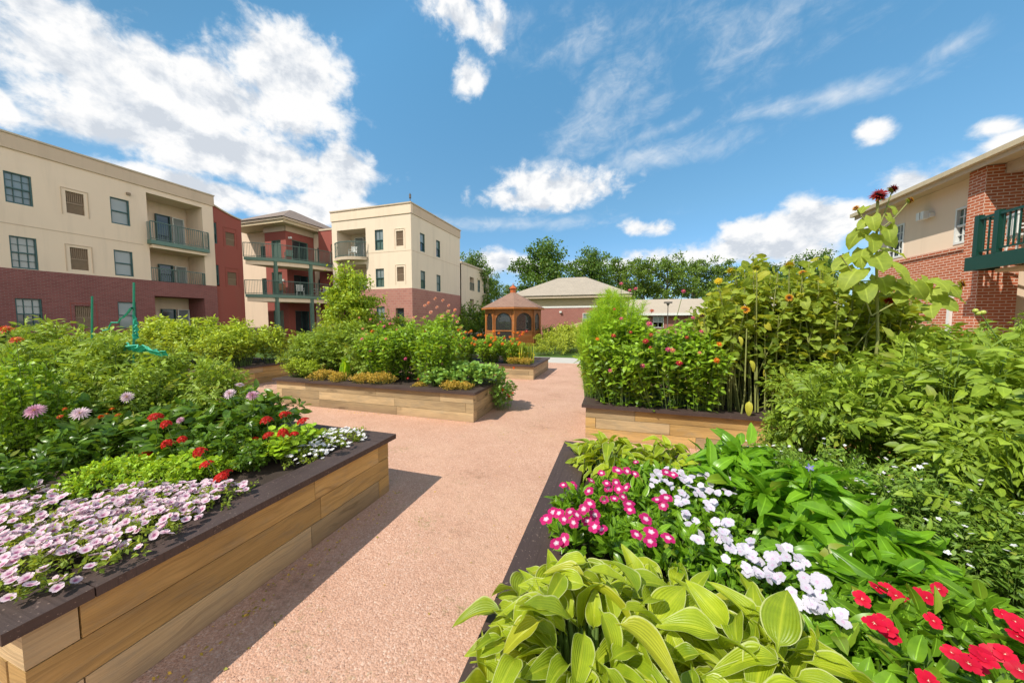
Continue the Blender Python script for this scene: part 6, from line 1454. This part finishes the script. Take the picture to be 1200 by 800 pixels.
field = mth(nt, 'ADD', mth(nt, 'MULTIPLY', cum, .95), mth(nt, 'MULTIPLY', mth(nt, 'SUBTRACT', n0, .40), 2.3))
mr = nd(nt, 'ShaderNodeMapRange', interpolation_type='SMOOTHSTEP', i_1=.02, i_2=.44); nt.links.new(field, mr.inputs[0]); dens = mr.outputs[0]
hemi = ramp(nt, cum, [(0, (0,)*3), (.05, (1,)*3)])
md = nd(nt, 'ShaderNodeMapRange', interpolation_type='SMOOTHSTEP', i_1=-.45, i_2=.1); nt.links.new(cum, md.inputs[0]); dens = mth(nt, 'MULTIPLY', dens, md.outputs[0])
relief = mth(nt, 'ADD', .80, mth(nt, 'MULTIPLY', mth(nt, 'SUBTRACT', n0, n1), 3.4))
core = nd(nt, 'ShaderNodeMapRange', i_1=.35, i_2=1.1, i_3=0, i_4=.2); nt.links.new(field, core.inputs[0])
br = mth(nt, 'MINIMUM', mth(nt, 'MAXIMUM', mth(nt, 'SUBTRACT', relief, core.outputs[0]), .45), 1.0)
ccol = ramp(nt, br, [(.45, (.66, .71, .78)), (.66, (.84, .87, .91)), (.86, (1, 1, 1))])
# cirrus
cir = smax([blob(770, 185, 150, 24, 14), blob(960, 115, 190, 18, 16), blob(700, 50, 100, 55, 10, .6), blob(1115, 55, 60, 22, 40), blob(870, 40, 220, 70, 20, .6), blob(740, 110, 130, 90, 30, .6), blob(600, 30, 60, 40, 0, .4), blob(600, 262, 170, 12, 4), blob(780, 150, 110, 14, 22, .8), blob(640, 190, 60, 12, 5, .8), blob(880, 60, 120, 16, 22, .7), blob(690, 150, 80, 60, 40, .7)])
rv_ = nd(nt, 'ShaderNodeVectorRotate', rotation_type='Z_AXIS', i_Vector=ae, i_Angle=-.2).outputs[0]
cv = nd(nt, 'ShaderNodeVectorMath', operation='MULTIPLY', i_0=rv_, i_1=(4.4, 10, 1)).outputs[0]
nc_ = noise(nt, cv, 1.4, 9, .62, .5)
nc2 = noise(nt, nv, 22, 6, .6, 1.0)
fc_ = mth(nt, 'ADD', mth(nt, 'MULTIPLY', cir, .5), mth(nt, 'ADD', mth(nt, 'MULTIPLY', mth(nt, 'SUBTRACT', nc_, .5), 1.25), mth(nt, 'MULTIPLY', mth(nt, 'SUBTRACT', nc2, .5), .5)))
mc = nd(nt, 'ShaderNodeMapRange', interpolation_type='SMOOTHSTEP', i_1=-.02, i_2=.95, i_3=0, i_4=.85); nt.links.new(fc_, mc.inputs[0])
mcm = nd(nt, 'ShaderNodeMapRange', interpolation_type='SMOOTHSTEP', i_1=-.5, i_2=.2); nt.links.new(cir, mcm.inputs[0])
cd = mth(nt, 'MULTIPLY', mc.outputs[0], mcm.outputs[0])
# horizon haze
hz = nd(nt, 'ShaderNodeMapRange', i_1=0.0, i_2=.22, i_3=.25, i_4=0); nt.links.new(elv, hz.inputs[0])
tot = mth(nt, 'MAXIMUM', cd, hz.outputs[0]); 
ccol2 = mix(nt, dens, (.88, .92, .96), ccol)
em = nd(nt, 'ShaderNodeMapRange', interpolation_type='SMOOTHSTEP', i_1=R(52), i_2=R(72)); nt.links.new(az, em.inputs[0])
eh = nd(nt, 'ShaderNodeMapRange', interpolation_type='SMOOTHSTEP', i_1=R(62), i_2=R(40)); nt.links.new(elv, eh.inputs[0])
fill_clouds = mth(nt, 'MULTIPLY', mth(nt, 'MULTIPLY', em.outputs[0], eh.outputs[0]), ramp(nt, n0, [(.30, (0,)*3), (.42, (1,)*3)]))  # unseen bright cloud bank added outside the view to fill shaded facades
dens = mth(nt, 'MAXIMUM', dens, fill_clouds)
bg2 = nd(nt, 'ShaderNodeBackground', i_Strength=mth(nt, 'ADD', 1.0, mth(nt, 'MULTIPLY', fill_clouds, .75))); nt.links.new(mix(nt, fill_clouds, ccol2, (1, .93, .84)), bg2.inputs[0])
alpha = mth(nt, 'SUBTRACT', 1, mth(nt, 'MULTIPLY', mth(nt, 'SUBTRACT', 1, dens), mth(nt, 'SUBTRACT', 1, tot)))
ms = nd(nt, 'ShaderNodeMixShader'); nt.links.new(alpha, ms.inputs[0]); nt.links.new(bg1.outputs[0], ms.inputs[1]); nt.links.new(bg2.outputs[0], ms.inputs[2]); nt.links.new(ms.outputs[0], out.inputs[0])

sl_ = bpy.data.lights.new('sun', 'SUN'); sl_.energy = 5.0; sl_.angle = R(.53); sl_.color = (1, .94, .83)
so = bpy.data.objects.new('sun', sl_); COL.objects.link(so); so.rotation_mode = 'QUATERNION'; so.rotation_quaternion = (-SUN).to_track_quat('-Z', 'Y'); so.location = (-20, -20, 30)
cam = bpy.data.cameras.new('camera'); cam.sensor_width = 36; cam.lens = F/1200*36; cam.clip_start = .05; cam.clip_end = 2000
co = bpy.data.objects.new('camera', cam); COL.objects.link(co); co.location = (0, 0, EYE); co.rotation_euler = (R(90)-PITCH, 0, YAW); SC.camera = co
SC.view_settings.view_transform = 'Standard'; SC.view_settings.look = 'None'; SC.view_settings.exposure = 0
SC.render.engine = 'CYCLES'; SC.cycles.max_bounces = 6; SC.cycles.transparent_max_bounces = 12; SC.cycles.transmission_bounces = 3; SC.cycles.diffuse_bounces = 2; SC.cycles.glossy_bounces = 2
SC.cycles.use_denoising = True
